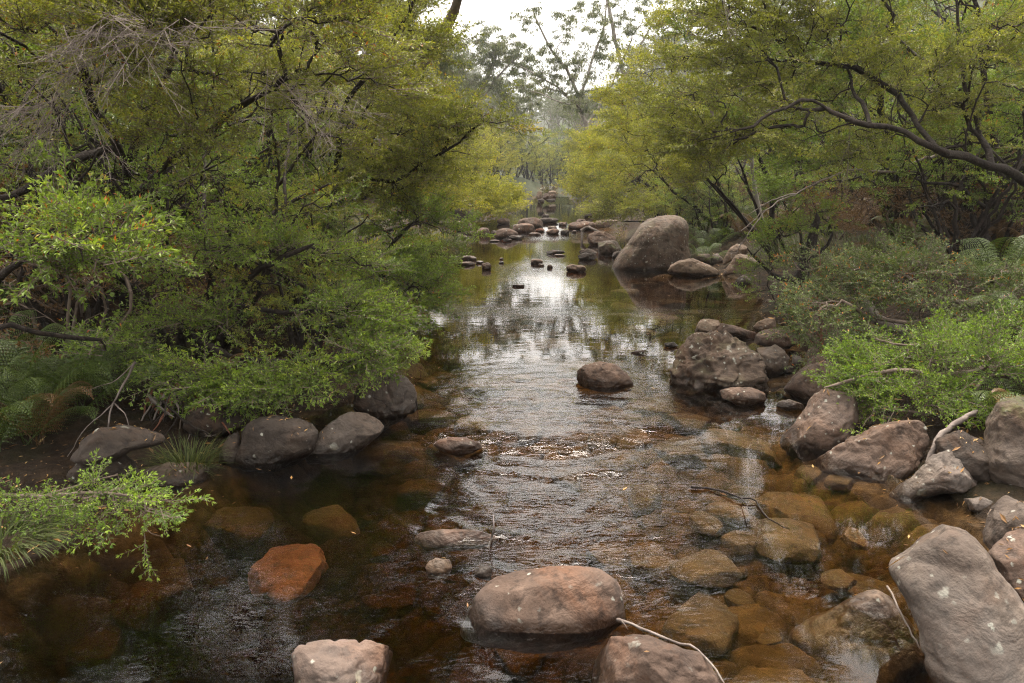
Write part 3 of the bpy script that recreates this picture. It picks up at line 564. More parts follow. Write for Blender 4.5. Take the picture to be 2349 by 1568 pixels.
LM = {
 'green': leaf_mat('fresh_green_leaf', [(0.0, (0.055, 0.085, 0.022)), (0.35, (0.125, 0.19, 0.042)), (0.75, (0.225, 0.31, 0.065)), (0.945, (0.33, 0.38, 0.09)), (0.96, ORANGE), (1, RED)]),
 'bright': leaf_mat('bright_green_leaf', [(0.0, (0.04, 0.075, 0.016)), (0.4, (0.115, 0.19, 0.034)), (0.8, (0.23, 0.33, 0.055)), (0.975, (0.28, 0.38, 0.08)), (0.985, ORANGE), (1, ORANGE)]),
 'olive': leaf_mat('olive_leaf', [(0.0, (0.06, 0.075, 0.02)), (0.35, (0.145, 0.165, 0.042)), (0.75, (0.27, 0.285, 0.068)), (0.955, (0.39, 0.38, 0.11)), (0.97, ORANGE), (1, BROWN)]),
 'yellow': leaf_mat('yellow_green_leaf', [(0.0, (0.08, 0.10, 0.02)), (0.4, (0.22, 0.235, 0.04)), (0.8, (0.37, 0.36, 0.065)), (0.985, (0.46, 0.42, 0.09)), (1, ORANGE)]),
 'greygreen': leaf_mat('grey_green_leaf', [(0.0, (0.035, 0.055, 0.025)), (0.4, (0.08, 0.115, 0.05)), (0.8, (0.16, 0.205, 0.095)), (0.985, (0.24, 0.28, 0.15)), (1, ORANGE)], 0.25),
 'gum': leaf_mat('gum_leaf', [(0.0, (0.05, 0.066, 0.042)), (0.4, (0.105, 0.128, 0.078)), (0.8, (0.175, 0.195, 0.115)), (0.97, (0.28, 0.29, 0.15)), (1, BROWN)], 0.25, 0.4, 0.5),
 'fern': leaf_mat('fern_frond_leaf', [(0.0, (0.03, 0.05, 0.012)), (0.5, (0.065, 0.10, 0.024)), (1, (0.12, 0.16, 0.04))], 0.3),
 'dryfern': leaf_mat('dry_fern_frond', [(0.0, (0.07, 0.04, 0.022)), (0.5, (0.14, 0.075, 0.04)), (1, (0.22, 0.12, 0.06))], 0.2),
 'grass': leaf_mat('grass_blade', [(0.0, (0.022, 0.03, 0.013)), (0.5, (0.055, 0.07, 0.03)), (0.85, (0.095, 0.115, 0.052)), (1, (0.15, 0.12, 0.06))], 0.3, 0.6, 0.2),
 'litter': leaf_mat('dead_leaf', [(0.0, (0.10, 0.055, 0.03)), (0.5, (0.22, 0.11, 0.05)), (0.8, (0.36, 0.19, 0.08)), (1, (0.45, 0.32, 0.2))], 0.1),
}
BK = {'dark': bark_mat('dark_bark', (0.010, 0.008, 0.007), (0.024, 0.018, 0.014), (0.06, 0.047, 0.039), 26),
      'twig': bark_mat('twig_bark', (0.07, 0.052, 0.04), (0.14, 0.105, 0.082), (0.24, 0.19, 0.155)),
      'deadtwig': bark_mat('grey_dead_twig', (0.10, 0.08, 0.07), (0.19, 0.155, 0.135), (0.31, 0.265, 0.235)),
      'gum': bark_mat('pale_gum_bark', (0.13, 0.108, 0.088), (0.25, 0.22, 0.19), (0.38, 0.345, 0.31), 5),
      'red': bark_mat('red_sapling_bark', (0.10, 0.045, 0.028), (0.17, 0.07, 0.042), (0.24, 0.11, 0.07)),
      'gumbrown': bark_mat('brown_gum_bark', (0.10, 0.075, 0.06), (0.19, 0.145, 0.115), (0.30, 0.25, 0.21), 7)}

# ------------------------------------------------------------------ sprays: a twig with its leaves, laid along +Y
def leaf_quads(base, dirs, up, L, Wd, rng, fold=0.25, droop=0.12):
    n = len(base)
    side = np.cross(dirs, up); side /= np.linalg.norm(side, axis=1)[:, None]+1e-9
    nrm = np.cross(side, dirs)
    Ls = (L*rng.uniform(.7, 1.2, n))[:, None]; Ws = (Wd*rng.uniform(.8, 1.2, n))[:, None]
    mid = base + dirs*Ls*0.5 + nrm*Ws*fold*0.5
    return np.stack([base, mid+side*Ws*.5, base+dirs*Ls-nrm*Ls*droop, mid-side*Ws*.5], 1)   # n,4,3
def strip(a, b, r0, r1):           # a three-sided twig
    d = unit(b-a); s = unit(np.cross(d, [0.31, 0.2, 0.93])); t = np.cross(d, s); q = []
    ang = [0, 2.094, 4.189]
    A = [a+(s*math.cos(x)+t*math.sin(x))*r0 for x in ang]; B = [b+(s*math.cos(x)+t*math.sin(x))*r1 for x in ang]
    return [np.stack([A[i], A[(i+1) % 3], B[(i+1) % 3], B[i]]) for i in range(3)]
def make_spray(seed, length=.24, nside=7, L=.027, Wd=.0078, gap=.0105, tw=.0030, ang=52, side_len=.11, bare=0.0, star=1.0):
    rng = np.random.default_rng(seed); tw_ = []; lv = []; tt = []
    segs = [(np.array([0, 0, 0.]), np.array([rng.normal(0, .03), length, rng.normal(0.01, .02)]), tw)]
    for i in range(nside):
        f = (i+1)/(nside+1)*.9; sgn = 1 if i % 2 else -1
        a = segs[0][1]*f; an = math.radians(rng.uniform(32, 60)); l = side_len*rng.uniform(.6, 1.25)*(1.1-.5*f)
        segs.append((a, a+l*np.array([sgn*math.sin(an), math.cos(an), rng.normal(0.12, .3)]), tw*.6))
    for a, b, r in segs:
        tw_ += strip(a, b, r, r*.5); d = unit(b-a); ln = np.linalg.norm(b-a)
        n = max(3, int(ln/gap)); f = np.linspace(.12+bare, 1, n); base = a+(b-a)*f[:, None]
        ph = np.arange(n)*2.4+rng.uniform(0, 6); s = unit(np.cross(d, [0.1, 0.2, 1])); u = np.cross(s, d)
        al = np.radians(ang+rng.normal(0, 12, n))*np.where(f > .93, .35, 1)
        dr = d*np.cos(al)[:, None]+(s*np.cos(ph)[:, None]+u*np.sin(ph)[:, None])*np.sin(al)[:, None]
        dr[:, 2] += .12; dr /= np.linalg.norm(dr, axis=1)[:, None]
        upv = np.array([0, 0, 1.])+rng.normal(0, .45, (n, 3))
        lv.append(leaf_quads(base, dr, upv, L, Wd, rng)); tt.append(np.clip(.42+.25*(f-.5)+rng.normal(0, .13, n), 0, .94))
        if star:                   # the rosette at the twig's end
            m = int(5*star); a2 = rng.uniform(0, 6.28, m); al2 = np.radians(rng.uniform(15, 60, m))
            dr = d*np.cos(al2)[:, None]+(s*np.cos(a2)[:, None]+u*np.sin(a2)[:, None])*np.sin(al2)[:, None]
            lv.append(leaf_quads(np.repeat(b[None], m, 0), dr, np.array([0, 0, 1.])+rng.normal(0, .3, (m, 3)), L*.85, Wd, rng)); tt.append(np.clip(.62+rng.normal(0, .1, m), 0, .95))
    lv = np.concatenate(lv); tt = np.concatenate(tt)
    od = rng.random(len(tt)) < .018; tt[od] = rng.uniform(.97, 1, od.sum())
    tq = np.stack(tw_); return tq, lv, tt
def make_gum_spray(seed, n=46, R=.42, L=.15, Wd=.03):
    rng = np.random.default_rng(seed); tq = []; lv = []; tt = []
    for i in range(5):
        a = rng.uniform(0, 6.28); b = np.array([math.cos(a)*R*.8, math.sin(a)*R*.8, rng.uniform(-.15, .2)])*rng.uniform(.5, 1)
        tq += strip(np.zeros(3), b, .006, .003); m = n//5; f = rng.uniform(.3, 1.05, m)
        base = b*f[:, None]+rng.normal(0, .04, (m, 3)); dr = rng.normal(0, .38, (m, 3)); dr[:, 2] -= 1; dr += unit(b)*.25
        dr /= np.linalg.norm(dr, axis=1)[:, None]
        lv.append(leaf_quads(base, dr, rng.normal(0, 1, (m, 3)), L, Wd, rng, .1, .08)); tt.append(np.clip(.45+rng.normal(0, .2, m), 0, .97))
    return np.stack(tq), np.concatenate(lv), np.concatenate(tt)
def make_dead_spray(seed):
    rng = np.random.default_rng(seed); tq = []
    segs = [(np.zeros(3), np.array([rng.normal(0, .04), .4, 0.]), .0022)]
    for i in range(9):
        f = rng.uniform(.1, .95); a = segs[0][1]*f; an = rng.uniform(.4, .9)*rng.choice([-1, 1]); l = rng.uniform(.1, .24)
        b = a+l*np.array([math.sin(an), math.cos(an), rng.normal(-.1, .3)]); segs.append((a, b, .0014))
        for j in range(3):
            c = a+(b-a)*rng.uniform(.3, .9); segs.append((c, c+rng.uniform(.04, .09)*unit(np.array([rng.normal(0, .7), 1, rng.normal(-.2, .6)])), .0010))
    for a, b, r in segs: tq += strip(a, b, r, r*.5)
    return np.stack(tq), np.zeros((0, 4, 3)), np.zeros(0)
SPR = {'tea': [make_spray(i, L=(.022, .026, .031)[i % 3], nside=5+i % 4) for i in range(8)],
       'big': [make_spray(20+i, .24, 6, .029, .0085, .012) for i in range(5)],
       'mid': [make_spray(40+i, .34, 7, .040, .0115, .0155, .003) for i in range(6)],
       'far': [make_spray(60+i, .55, 6, .085, .026, .032, .005, side_len=.25) for i in range(5)],
       'small': [make_spray(80+i, .22, 7, .022, .0075, .011, .0022) for i in range(6)],
       'gum': [make_gum_spray(i) for i in range(5)],
       'gumfar': [make_gum_spray(30+i, 34, .7, .26, .06) for i in range(5)],
       'dead': [make_dead_spray(i) for i in range(5)]}
def place_sprays(kind, pos, dirs, rng, scale=1.0, svar=.3, flat=.28, tintvar=.15):
    """returns quads (n,4,3), material index (0 leaf, 1 twig), tint"""
    Q, MI, TI = [], [], []
    if len(pos) == 0: return np.zeros((0, 4, 3)), np.zeros(0, int), np.zeros(0)
    which = rng.integers(0, len(SPR[kind]), len(pos))
    gum = kind.startswith('gum')
    for k, (tq, lq, tt) in enumerate(SPR[kind]):
        m = np.where(which == k)[0]
        if not len(m): continue
        n = len(m); y = dirs[m].copy()
        if gum: y[:, 2] *= 0.0; y += rng.normal(0, .01, y.shape)
        y /= np.linalg.norm(y, axis=1)[:, None]+1e-9
        up = np.array([0, 0, 1.])+rng.normal(0, .25 if gum else flat, (n, 3))
        x = np.cross(y, up); x /= np.linalg.norm(x, axis=1)[:, None]+1e-9; z = np.cross(x, y)
        s = (scale*rng.uniform(1-svar, 1+svar, n))[:, None, None]
        Rm = np.stack([x, y, z], 1)*s                    # rows: images of the axes
        for q, mi in ((lq, 0), (tq, 1)):
            if not len(q): continue
            w = np.einsum('pi,nij->npj', q.reshape(-1, 3), Rm)+pos[m][:, None]
            Q.append(w.reshape(-1, 4, 3)); MI.append(np.full(n*len(q), mi))
            if mi == 0:
                tv = np.repeat(tt[None], n, 0); off = rng.normal(0, tintvar, (n, 1))
                TI.append(np.where(tv > .965, tv, np.clip(tv+off, 0.02, .955)).ravel())
            else: TI.append(np.zeros(n*len(q)))
    return np.concatenate(Q), np.concatenate(MI), np.concatenate(TI)
def quads_mesh(name, Q, MI, TI, mats, org):
    v = (Q.reshape(-1, 3)-org); f = np.arange(len(v)).reshape(-1, 4)
    return mesh_from(name, v, f, mats, MI, face_attrs={'tint': TI})

# ------------------------------------------------------------------ stems that grow to the places where the foliage sits
def catmull(pts, step):
    p = np.array(pts, float); p = np.concatenate([[2*p[0]-p[1]], p, [2*p[-1]-p[-2]]]); out = []
    for i in range(1, len(p)-2):
        n = max(2, int(np.linalg.norm(p[i+1]-p[i])/step))
        for t in np.linspace(0, 1, n, endpoint=False):
            out.append(.5*((2*p[i])+(-p[i-1]+p[i+1])*t+(2*p[i-1]-5*p[i]+4*p[i+1]-p[i+2])*t*t+(-p[i-1]+3*p[i]-3*p[i+1]+p[i+2])*t**3))
    out.append(p[-2]); return np.array(out)
DENS = 0.21
class Grower:
    def __init__(self, seed, step=.12, wig=.05):
        self.rng = np.random.default_rng(seed); self.step = step; self.wig = wig
        self.p = np.zeros((60000, 3)); self.par = np.full(60000, -1); self.n = 0; self.rmin = np.zeros(60000); self.pl = np.zeros(60000); self.dead = np.zeros(60000, bool)
    def add(self, pt, par, r=0, dead=False):
        i = self.n; self.p[i] = pt; self.par[i] = par; self.rmin[i] = r; self.dead[i] = dead
        self.pl[i] = 0 if par < 0 else self.pl[par]+np.linalg.norm(pt-self.p[par]); self.n += 1; return i
    def stem(self, pts, r0, r1, join=False, dead=False):
        c = catmull(pts, self.step); m = len(c)
        c[1:-1] += self.rng.normal(0, self.wig*self.step*1.2, (m-2, 3)) if m > 2 else 0
        par = -1
        if join and self.n:
            d = np.linalg.norm(self.p[:self.n]-c[0], axis=1); par = int(np.argmin(d))
            if d[par] < 1e-3: c = c[1:]
        for k, q in enumerate(c): par = self.add(q, par, r0+(r1-r0)*(k/max(1, len(c)-1))**.8, dead)
        return par
    def grow(self, att, bend=.55, lift=0.25, wlen=.22):
        n0 = self.n; live = np.where(~self.dead[:n0])[0]
        near = np.array([np.min(np.linalg.norm(self.p[live]-a, axis=1)) for a in att])
        tips = []
        for a in att[np.argsort(near)]:
            d = np.linalg.norm(self.p[:self.n]-a, axis=1)
            below = np.maximum(0, self.p[:self.n, 2]-a[2])
            cost = d + wlen*self.pl[:self.n] + .5*below + 1e6*self.dead[:self.n]
            i = int(np.argmin(cost)); L = d[i]; p0 = self.p[i]
            t0 = self.p[i]-self.p[self.par[i]] if self.par[i] >= 0 else np.array([0, 0, 1.])
            t0 = unit(t0+1e-6); dirn = (a-p0)/(L+1e-6)
            t0 = t0*bend+dirn*(1-bend)+np.array([0, 0, lift]); t1 = dirn*.8+np.array([dirn[0], dirn[1], -.15])*.5
            m = max(2, int(L/self.step)); par = i
            lat = self.rng.normal(0, self.wig*L, 3); ph = self.rng.uniform(0, 6)
            for t in np.linspace(0, 1, m+1)[1:]:
                h00, h10, h01, h11 = 2*t**3-3*t**2+1, t**3-2*t**2+t, -2*t**3+3*t**2, t**3-t**2
                q = h00*p0+h10*t0*L+h01*a+h11*t1*L + lat*math.sin(t*math.pi*2+ph)*math.sin(t*math.pi)
                if t < 1: q = q+self.rng.normal(0, self.wig*self.step, 3)
                par = self.add(q, par)
            tips.append(par)
        return np.array(tips)
    def radii(self, rt=.0022, ex=.46):
        n = self.n; kids = np.zeros(n, int); w = np.zeros(n)
        for i in range(n):
            if self.par[i] >= 0: kids[self.par[i]] += 1
        w[kids == 0] = 1
        for i in range(n-1, -1, -1):
            if self.par[i] >= 0: w[self.par[i]] += w[i]
        self.w = w; r = np.maximum(rt*w**ex, self.rmin[:n]); self.kids = kids
        return r
    def tubes(self, r, org, rmin_show=0.0):
        n = self.n; ch = [[] for _ in range(n)]
        for i in range(n):
            if self.par[i] >= 0: ch[self.par[i]].append(i)
        starts = [(i, -1) for i in range(n) if self.par[i] < 0]; VV, FF, base = [], [], 0
        while starts:
            i, pa = starts.pop(); line = [pa] if pa >= 0 else []; rad = [min(r[pa], r[i]*1.25)] if pa >= 0 else []
            while True:
                line.append(i); rad.append(r[i])
                if not ch[i]: break
                c = sorted(ch[i], key=lambda j: (-self.w[j]*(.2 if self.dead[j] and not self.dead[i] else 1)))
                for j in c[1:]: starts.append((j, i))
                i = c[0]
            if len(line) < 2 or max(rad) < rmin_show: continue
            pts = self.p[line]; rad = np.array(rad)*self.rng.uniform(.88, 1.12, len(rad)); rad[-1] *= .4
            k = 8 if rad.max() > .03 else (6 if rad.max() > .012 else 4)
            tg = np.gradient(pts, axis=0); tg /= np.linalg.norm(tg, axis=1)[:, None]+1e-9
            ref = np.array([.37, .61, .70]) if abs(tg.mean(0)[2]) < .8 else np.array([.8, .6, .05])
            s = np.cross(tg, ref); s /= np.linalg.norm(s, axis=1)[:, None]+1e-9; u = np.cross(tg, s)
            a = np.arange(k)*2*math.pi/k
            V = pts[:, None]+(s[:, None]*np.cos(a)[None, :, None]+u[:, None]*np.sin(a)[None, :, None])*(rad[:, None]*self.rng.uniform(.86, 1.14, (len(pts), k)))[..., None]
            m = len(pts); idx = np.arange(m*k).reshape(m, k)+base; nx = np.roll(idx, -1, 1)
            FF.append(np.stack([idx[:-1], nx[:-1], nx[1:], idx[1:]], -1).reshape(-1, 4)); VV.append(V.reshape(-1, 3)); base += m*k
        return np.concatenate(VV)-org, np.concatenate(FF)

def plates(c, rad, rng, k, pr_=.42, thick=.10, tilt=.25, dens=75, top=0.0):
    """tips on k flat fan-shaped sprays scattered through an ellipsoid"""
    out = []; side = -1.0 if c[0] < np.mean(edges(c[1])) else 1.0
    for _ in range(k):
        v = unit(rng.normal(0, 1, 3))*rng.random()**.33
        cc = c+v*rad; R = pr_*rng.uniform(.6, 1.35); n = max(4, int(dens*.55*R*R*3))
        a = math.atan2(-.45+rng.normal(0, .5), -side+rng.normal(0, .5)); ca, sa = math.cos(a), math.sin(a)   # fans reach to the light over the stream
        f = np.sqrt(rng.random(n)); w = rng.uniform(-1, 1, n)*f*.55
        x, y = (f*1.5-.75)*R, w*R*1.2; z = rng.normal(0, thick*R, n)+(f-.5)*R*rng.normal(.05, tilt)+w*R*rng.normal(0, tilt)-.18*f*f*R
        out.append(cc+np.stack([x*ca-y*sa, x*sa+y*ca, z], -1))
    return np.concatenate(out)
def blobs(c, rad, rng, k, pr_=.8, dens=3, **_):
    """tips on k loose hanging clumps, for gum crowns"""
    out = []
    for _ in range(k):
        v = unit(rng.normal(0, 1, 3))*rng.random()**.33; R = pr_*rng.uniform(.6, 1.3); n = max(4, int(dens*1.65*R*R))
        q = rng.normal(0, .5, (n, 3))*np.array([R, R, R*.75]); out.append(c+v*rad+q)
    return np.concatenate(out)
def pads_uv(specs, rng, fn=None, **kw):
    """specs: (u, v, Y, ru, rv, depth radius, number of plates)"""
    out = []
    for u, v, Y, ru, rv, rd, k in specs:
        c = P(u, v, Y); s = np.linalg.norm(c-CAM)/FPX
        out.append((fn or plates)(c, np.array([ru*s, rd, rv*s]), rng, k, **kw))
    return np.concatenate(out)
def above_ground(a, m=.05):
    g = np.maximum(terrain(a[:, 0], a[:, 1]), zwater(a[:, 1])); return a[a[:, 2] > g+m]
def shrub(name, label, cat, base, stems, att, leaf='green', bark='dark', spray='tea', seed=1, per_tip=5, group=None, step=.12, wig=.05,
          rt=.0030, ex=.40, sc=1.0, dead_tips=0, drop=.25, out=.5, dead_pts=None, lift=.25, tintvar=.15, bend=.55, hmin=None, parts=('trunk', 'crown'), deadstems=()):
    g = Grower(seed, step, wig); rng = g.rng
    for i, (pts, r0, r1) in enumerate(stems): g.stem(pts, r0, r1, join=i > 0)
    for pts, r0, r1 in deadstems: g.stem(pts, r0, r1, join=True, dead=True)
    if hmin is not None: att = att[att[:, 2] > hmin]
    tips = g.grow(att, bend=bend, lift=lift); r = g.radii(rt, ex)
    org = np.array([base[0], base[1], base[2]])
    root = empty(name, org, label, cat, group)
    V, F = g.tubes(r, org, rt*.9)
    link(parts[0], mesh_from(parts[0], V, F, [BK[bark]], smooth_shade=True), parent=root)
    # leafy twigs at the tips and along the thin ends
    par = g.par[tips]; gp = np.where(g.par[par] >= 0, g.par[par], par)
    cand = np.concatenate([tips, tips, par, gp]); cand = cand[g.w[cand] < 9]
    pick = rng.choice(cand, int(len(tips)*per_tip*DENS)); pos = g.p[pick].copy()
    pp = np.where(g.par[pick] >= 0, g.par[pick], pick); d = g.p[pick]-g.p[pp]
    d = d/(np.linalg.norm(d, axis=1)[:, None]+1e-6); cen = g.p[tips].mean(0)
    o = pos-cen; o[:, 2] *= .4; o /= np.linalg.norm(o, axis=1)[:, None]+1e-6
    dirs = d*(1-out)+o*out*.8+rng.normal(0, .42, d.shape); dirs[:, 2] = dirs[:, 2]*.55+drop-.1
    pos += rng.normal(0, .03*sc, pos.shape)
    Q, MI, TI = place_sprays(spray, pos, dirs, rng, sc, tintvar=tintvar)
    mats = [LM[leaf], BK['twig']]
    link(parts[1], quads_mesh(parts[1], Q, MI, TI, mats, org), parent=root)
    dp = []
    if dead_tips: dp.append(g.p[rng.choice(np.where((g.w < 25) & (g.rmin[:g.n] == 0))[0], dead_tips)])
    if dead_pts is not None: dp.append(dead_pts)
    if dp:
        pos = np.concatenate(dp); dirs = rng.normal(0, .5, pos.shape); o = pos-cen; o /= np.linalg.norm(o, axis=1)[:, None]+1e-6
        Q, MI, TI = place_sprays('dead', pos, dirs+o*.6+np.array([.0, -.2, -.35]), rng, 1.0)
        link('dead_twigs', quads_mesh('dead_twigs', Q, MI*0, TI, [BK['deadtwig']], org), parent=root)
    return root
def gz_(x, y): return float(terrain(np.array([x]), np.array([y]))[0])
def Gb(u, Y):                       # foot of a stem: on the ground at distance Y below image column u
    x = (u-CU)/FPX*Y*1.03; return np.array([x, Y, gz_(x, Y)-.05])
# ------------------------------------------------------------------ left bank shrubs
rg = np.random.default_rng(11)
def U(*pts): return [P(*p) for p in pts]
# 1: the big many-stemmed shrub over the near left bank
b = Gb(300, 6.2)
st = [([b]+U((300, 470, 6.0), (292, 390, 5.8), (240, 290, 5.6), (212, 235, 5.4), (190, 150, 5.2), (165, 90, 5.0)), .055, .014),
      (U((295, 400, 5.8), (318, 310, 5.8), (368, 205, 5.7), (420, 60, 5.8), (470, -60, 5.9)), .04, .012),
      (U((240, 345, 5.7), (165, 365, 5.4), (100, 405, 5.1), (15, 450, 4.8), (-80, 470, 4.6)), .03, .024),
      (U((300, 470, 6.0), (370, 385, 6.0), (480, 300, 5.7), (550, 245, 5.4), (660, 180, 5.2)), .035, .010),
      (U((212, 235, 5.4), (175, 125, 5.3), (90, 40, 5.1)), .02, .008)]
att = np.concatenate([pads_uv([(240, 90, 5.0, 420, 110, .7, 18), (640, 110, 5.3, 280, 130, .7, 14), (560, 300, 5.3, 200, 70, .5, 5), (430, 20, 4.6, 500, 60, .5, 10), (60, -60, 4.6, 400, 90, .6, 7)], rg, pr_=.36),
                      pads_uv([(350, -120, 5.8, 450, 120, .9, 10)], rg, pr_=.5, dens=30)])
dp = pads_uv([(240, 90, 4.2, 120, 40, .15, 3), (90, 190, 4.4, 110, 50, .2, 3), (560, 190, 4.8, 160, 50, .3, 3), (330, 30, 4.3, 80, 30, .3, 2)], rg, pr_=.2, dens=70)
shrub('tea_tree', 'big many-stemmed tea tree with grey dead twigs filling the upper left corner', 'shrub', b, st, att, 'olive', seed=1, spray='tea', per_tip=5.5, dead_pts=dp, group='tea trees on the left bank')
# 2: low branches sweeping over the near water
b = Gb(430, 5.6)
st = [([b]+U((520, 700, 5.5), (600, 620, 5.3), (720, 560, 5.1)), .045, .014), ([b]+U((420, 760, 5.4), (500, 810, 5.1), (640, 830, 4.9), (800, 830, 4.8)), .04, .010),
      ([b]+U((330, 690, 5.3), (230, 610, 4.8), (120, 580, 4.2)), .035, .012), (U((520, 700, 5.5), (650, 715, 5.3), (800, 715, 5.2)), .025, .010), ([b]+U((560, 600, 5.9), (640, 480, 6.0), (760, 420, 6.2)), .03, .012)]
att = np.concatenate([pads_uv([(430, 862, 4.75, 70, 7, .14, 4), (590, 862, 4.8, 140, 8, .18, 8), (720, 825, 5.0, 90, 8, .16, 5), (810, 795, 5.0, 40, 8, .12, 3), (560, 890, 4.65, 80, 7, .12, 2)], rg, pr_=.22, thick=.10, tilt=.08, dens=115),
                      pads_uv([(600, 560, 5.4, 170, 9, .18, 7), (820, 600, 5.5, 50, 10, .16, 3), (760, 700, 5.2, 110, 8, .16, 6), (480, 725, 5.3, 90, 8, .16, 4), (810, 745, 5.2, 30, 8, .12, 2), (660, 470, 6.1, 150, 10, .2, 5), (420, 620, 5.3, 60, 8, .14, 2), (270, 770, 5.0, 70, 8, .12, 2)], rg, pr_=.27, thick=.08, tilt=.08, dens=95)])
shrub('tea_tree', 'spreading tea tree with layered green branches sweeping low over the left water', 'shrub', b, st, att, 'green', seed=2, spray='tea', per_tip=6, group='tea trees on the left bank', hmin=.18, drop=.15)
# 3: near blurred bush at the left edge
b = Gb(-180, 4.2)
st = [([b]+U((-40, 700, 3.9), (60, 600, 3.7), (180, 560, 3.5)), .035, .012), ([b]+U((-30, 760, 3.9), (90, 760, 4.0), (230, 780, 4.2)), .03, .010)]
att = pads_uv([(60, 590, 3.7, 130, 26, .22, 6), (200, 515, 3.75, 80, 10, .16, 4), (240, 590, 3.7, 70, 10, .16, 3), (310, 560, 3.8, 40, 10, .12, 1), (60, 520, 3.8, 60, 12, .16, 1),
               (170, 780, 4.3, 70, 8, .15, 1)], rg, pr_=.17, dens=150, tilt=.15)
shrub('tea_tree', 'soft green bush with loose leafy sprays nearest the left edge at mid height', 'shrub', b, st, att, 'green', seed=3, spray='big', per_tip=5, group='tea trees on the left bank')
# 4: the low bright branch over the water
b = Gb(-260, 3.0)
st = [([b]+U((-60, 1150, 3.1), (100, 1140, 3.05), (230, 1130, 3.0), (330, 1145, 2.95)), .018, .005), (U((100, 1140, 3.05), (180, 1115, 3.1), (270, 1090, 3.15)), .008, .004)]
att = pads_uv([(170, 1145, 3.0, 120, 16, .10, 6), (250, 1140, 3.0, 70, 14, .10, 5), (320, 1158, 2.95, 35, 6, .06, 2), (230, 1165, 2.95, 25, 6, .06, 1), (60, 1150, 3.05, 60, 18, .1, 3)], rg, pr_=.12, thick=.2, dens=330, tilt=.1)
shrub('shrub', 'low bright green branch reaching over the dark water at the left edge', 'shrub', b, st, att, 'bright', bark='twig', seed=4, spray='big', per_tip=3.0, sc=.58, step=.05, rt=.0018, hmin=.1, drop=.1)
# 5: second tree, whose branches lean far out above the pool
b = Gb(700, 8.6)
st = [([b]+U((700, 400, 8.4), (728, 290, 8.1), (760, 200, 7.9), (800, 60, 7.8)), .06, .016), ([b]+U((770, 400, 8.3), (785, 265, 7.9), (820, 200, 7.6), (885, 120, 7.3), (935, 25, 7.0), (960, -60, 6.9)), .05, .010),
      (U((728, 290, 8.1), (640, 190, 8.0), (560, 80, 8.0)), .03, .012), ([b]+U((780, 430, 8.2), (900, 415, 7.8), (1020, 350, 7.5), (1110, 280, 7.3)), .035, .008)]
att = np.concatenate([pads_uv([(780, 170, 7.7, 200, 150, .9, 17), (910, 60, 7.1, 70, 80, .5, 7), (990, 300, 7.5, 50, 40, .3, 5), (1095, 268, 7.3, 20, 8, .1, 1), (880, 400, 7.8, 100, 45, .5, 7), (700, 60, 8, 300, 100, .8, 10)], rg, pr_=.38, tilt=.2),
                      pads_uv([(850, 330, 8.0, 200, 120, .7, 10), (700, -120, 8, 150, 80, 1.0, 6)], rg, pr_=.45, dens=45)])
shrub('tea_tree', 'dark-stemmed tea tree with reddish twig tips leaning out toward the stream gap', 'shrub', b, st, att, 'olive', seed=5, spray='mid', sc=.8, per_tip=5, dead_tips=10, group='tea trees on the left bank', step=.15)
# 6: shrub trailing in the water edge under it
b = Gb(860, 8.6)
st = [([b]+U((870, 640, 8.3), (900, 560, 8.0), (960, 500, 7.9)), .04, .012), ([b]+U((880, 700, 8.0), (940, 660, 7.8)), .03, .010)]
att = pads_uv([(880, 560, 8.2, 120, 110, .6, 13), (925, 660, 7.9, 35, 60, .4, 8), (860, 720, 7.6, 80, 50, .4, 7), (930, 600, 8.6, 35, 40, .4, 5)], rg, pr_=.34, tilt=.15)
shrub('tea_tree', 'fresh green tea tree trailing into the pool at its left edge', 'shrub', b, st, att, 'green', seed=6, spray='mid', sc=.8, per_tip=5, group='tea trees on the left bank', hmin=.12, step=.15)
# 7-9: yellow-green shrubs further along the left bank
for k, (u0, Y, pads, lab) in enumerate([
   (760, 12, [(930, 300, 11.5, 130, 160, 1.0, 16), (880, 180, 12, 120, 60, .9, 8), (1000, 250, 11.5, 60, 60, .6, 5), (900, 430, 11.5, 140, 70, .8, 9)], 'tall yellow-green tea tree rising behind the leaning branches on the left'),
   (840, 14, [(960, 460, 13, 70, 30, .7, 7), (900, 520, 13, 60, 30, .6, 5), (1030, 468, 12.6, 30, 6, .2, 3), (930, 420, 13.5, 80, 40, .7, 7)], 'yellow tea tree with a long spray pointing at the weir'),
   (1030, 25, [(1090, 430, 25, 60, 50, 1.5, 16), (1140, 425, 24.5, 25, 35, 1.2, 8), (1060, 390, 26, 60, 40, 1.2, 7), (1150, 470, 24, 8, 8, .5, 2), (1000, 370, 25, 80, 50, 1.2, 8), (1100, 462, 24, 25, 12, .6, 3)], 'rounded yellow-green bush behind the left end of the weir')]):
    b = Gb(u0, Y); top = P(pads[0][0], pads[0][1]+20, Y)
    st = [([b, b*.5+top*.5+np.array([-.2, 0, .1]), top], .05, .012), ([b, P(pads[1][0], pads[1][1]+40, Y)], .04, .012), ([b, P(pads[2][0], pads[2][1]+15, pads[2][2])], .035, .01)]
    shrub('tea_tree', lab, 'shrub', b, st, pads_uv(pads, rg, pr_=[.5, .42, .62][k], dens=[32, 40, 20][k], tilt=.18), 'yellow', seed=20+k, spray=['mid', 'mid', 'far'][k], sc=[.95, .9, .8][k], per_tip=4.5, group='tea trees on the left bank', step=.25, rt=.003, hmin=.2)

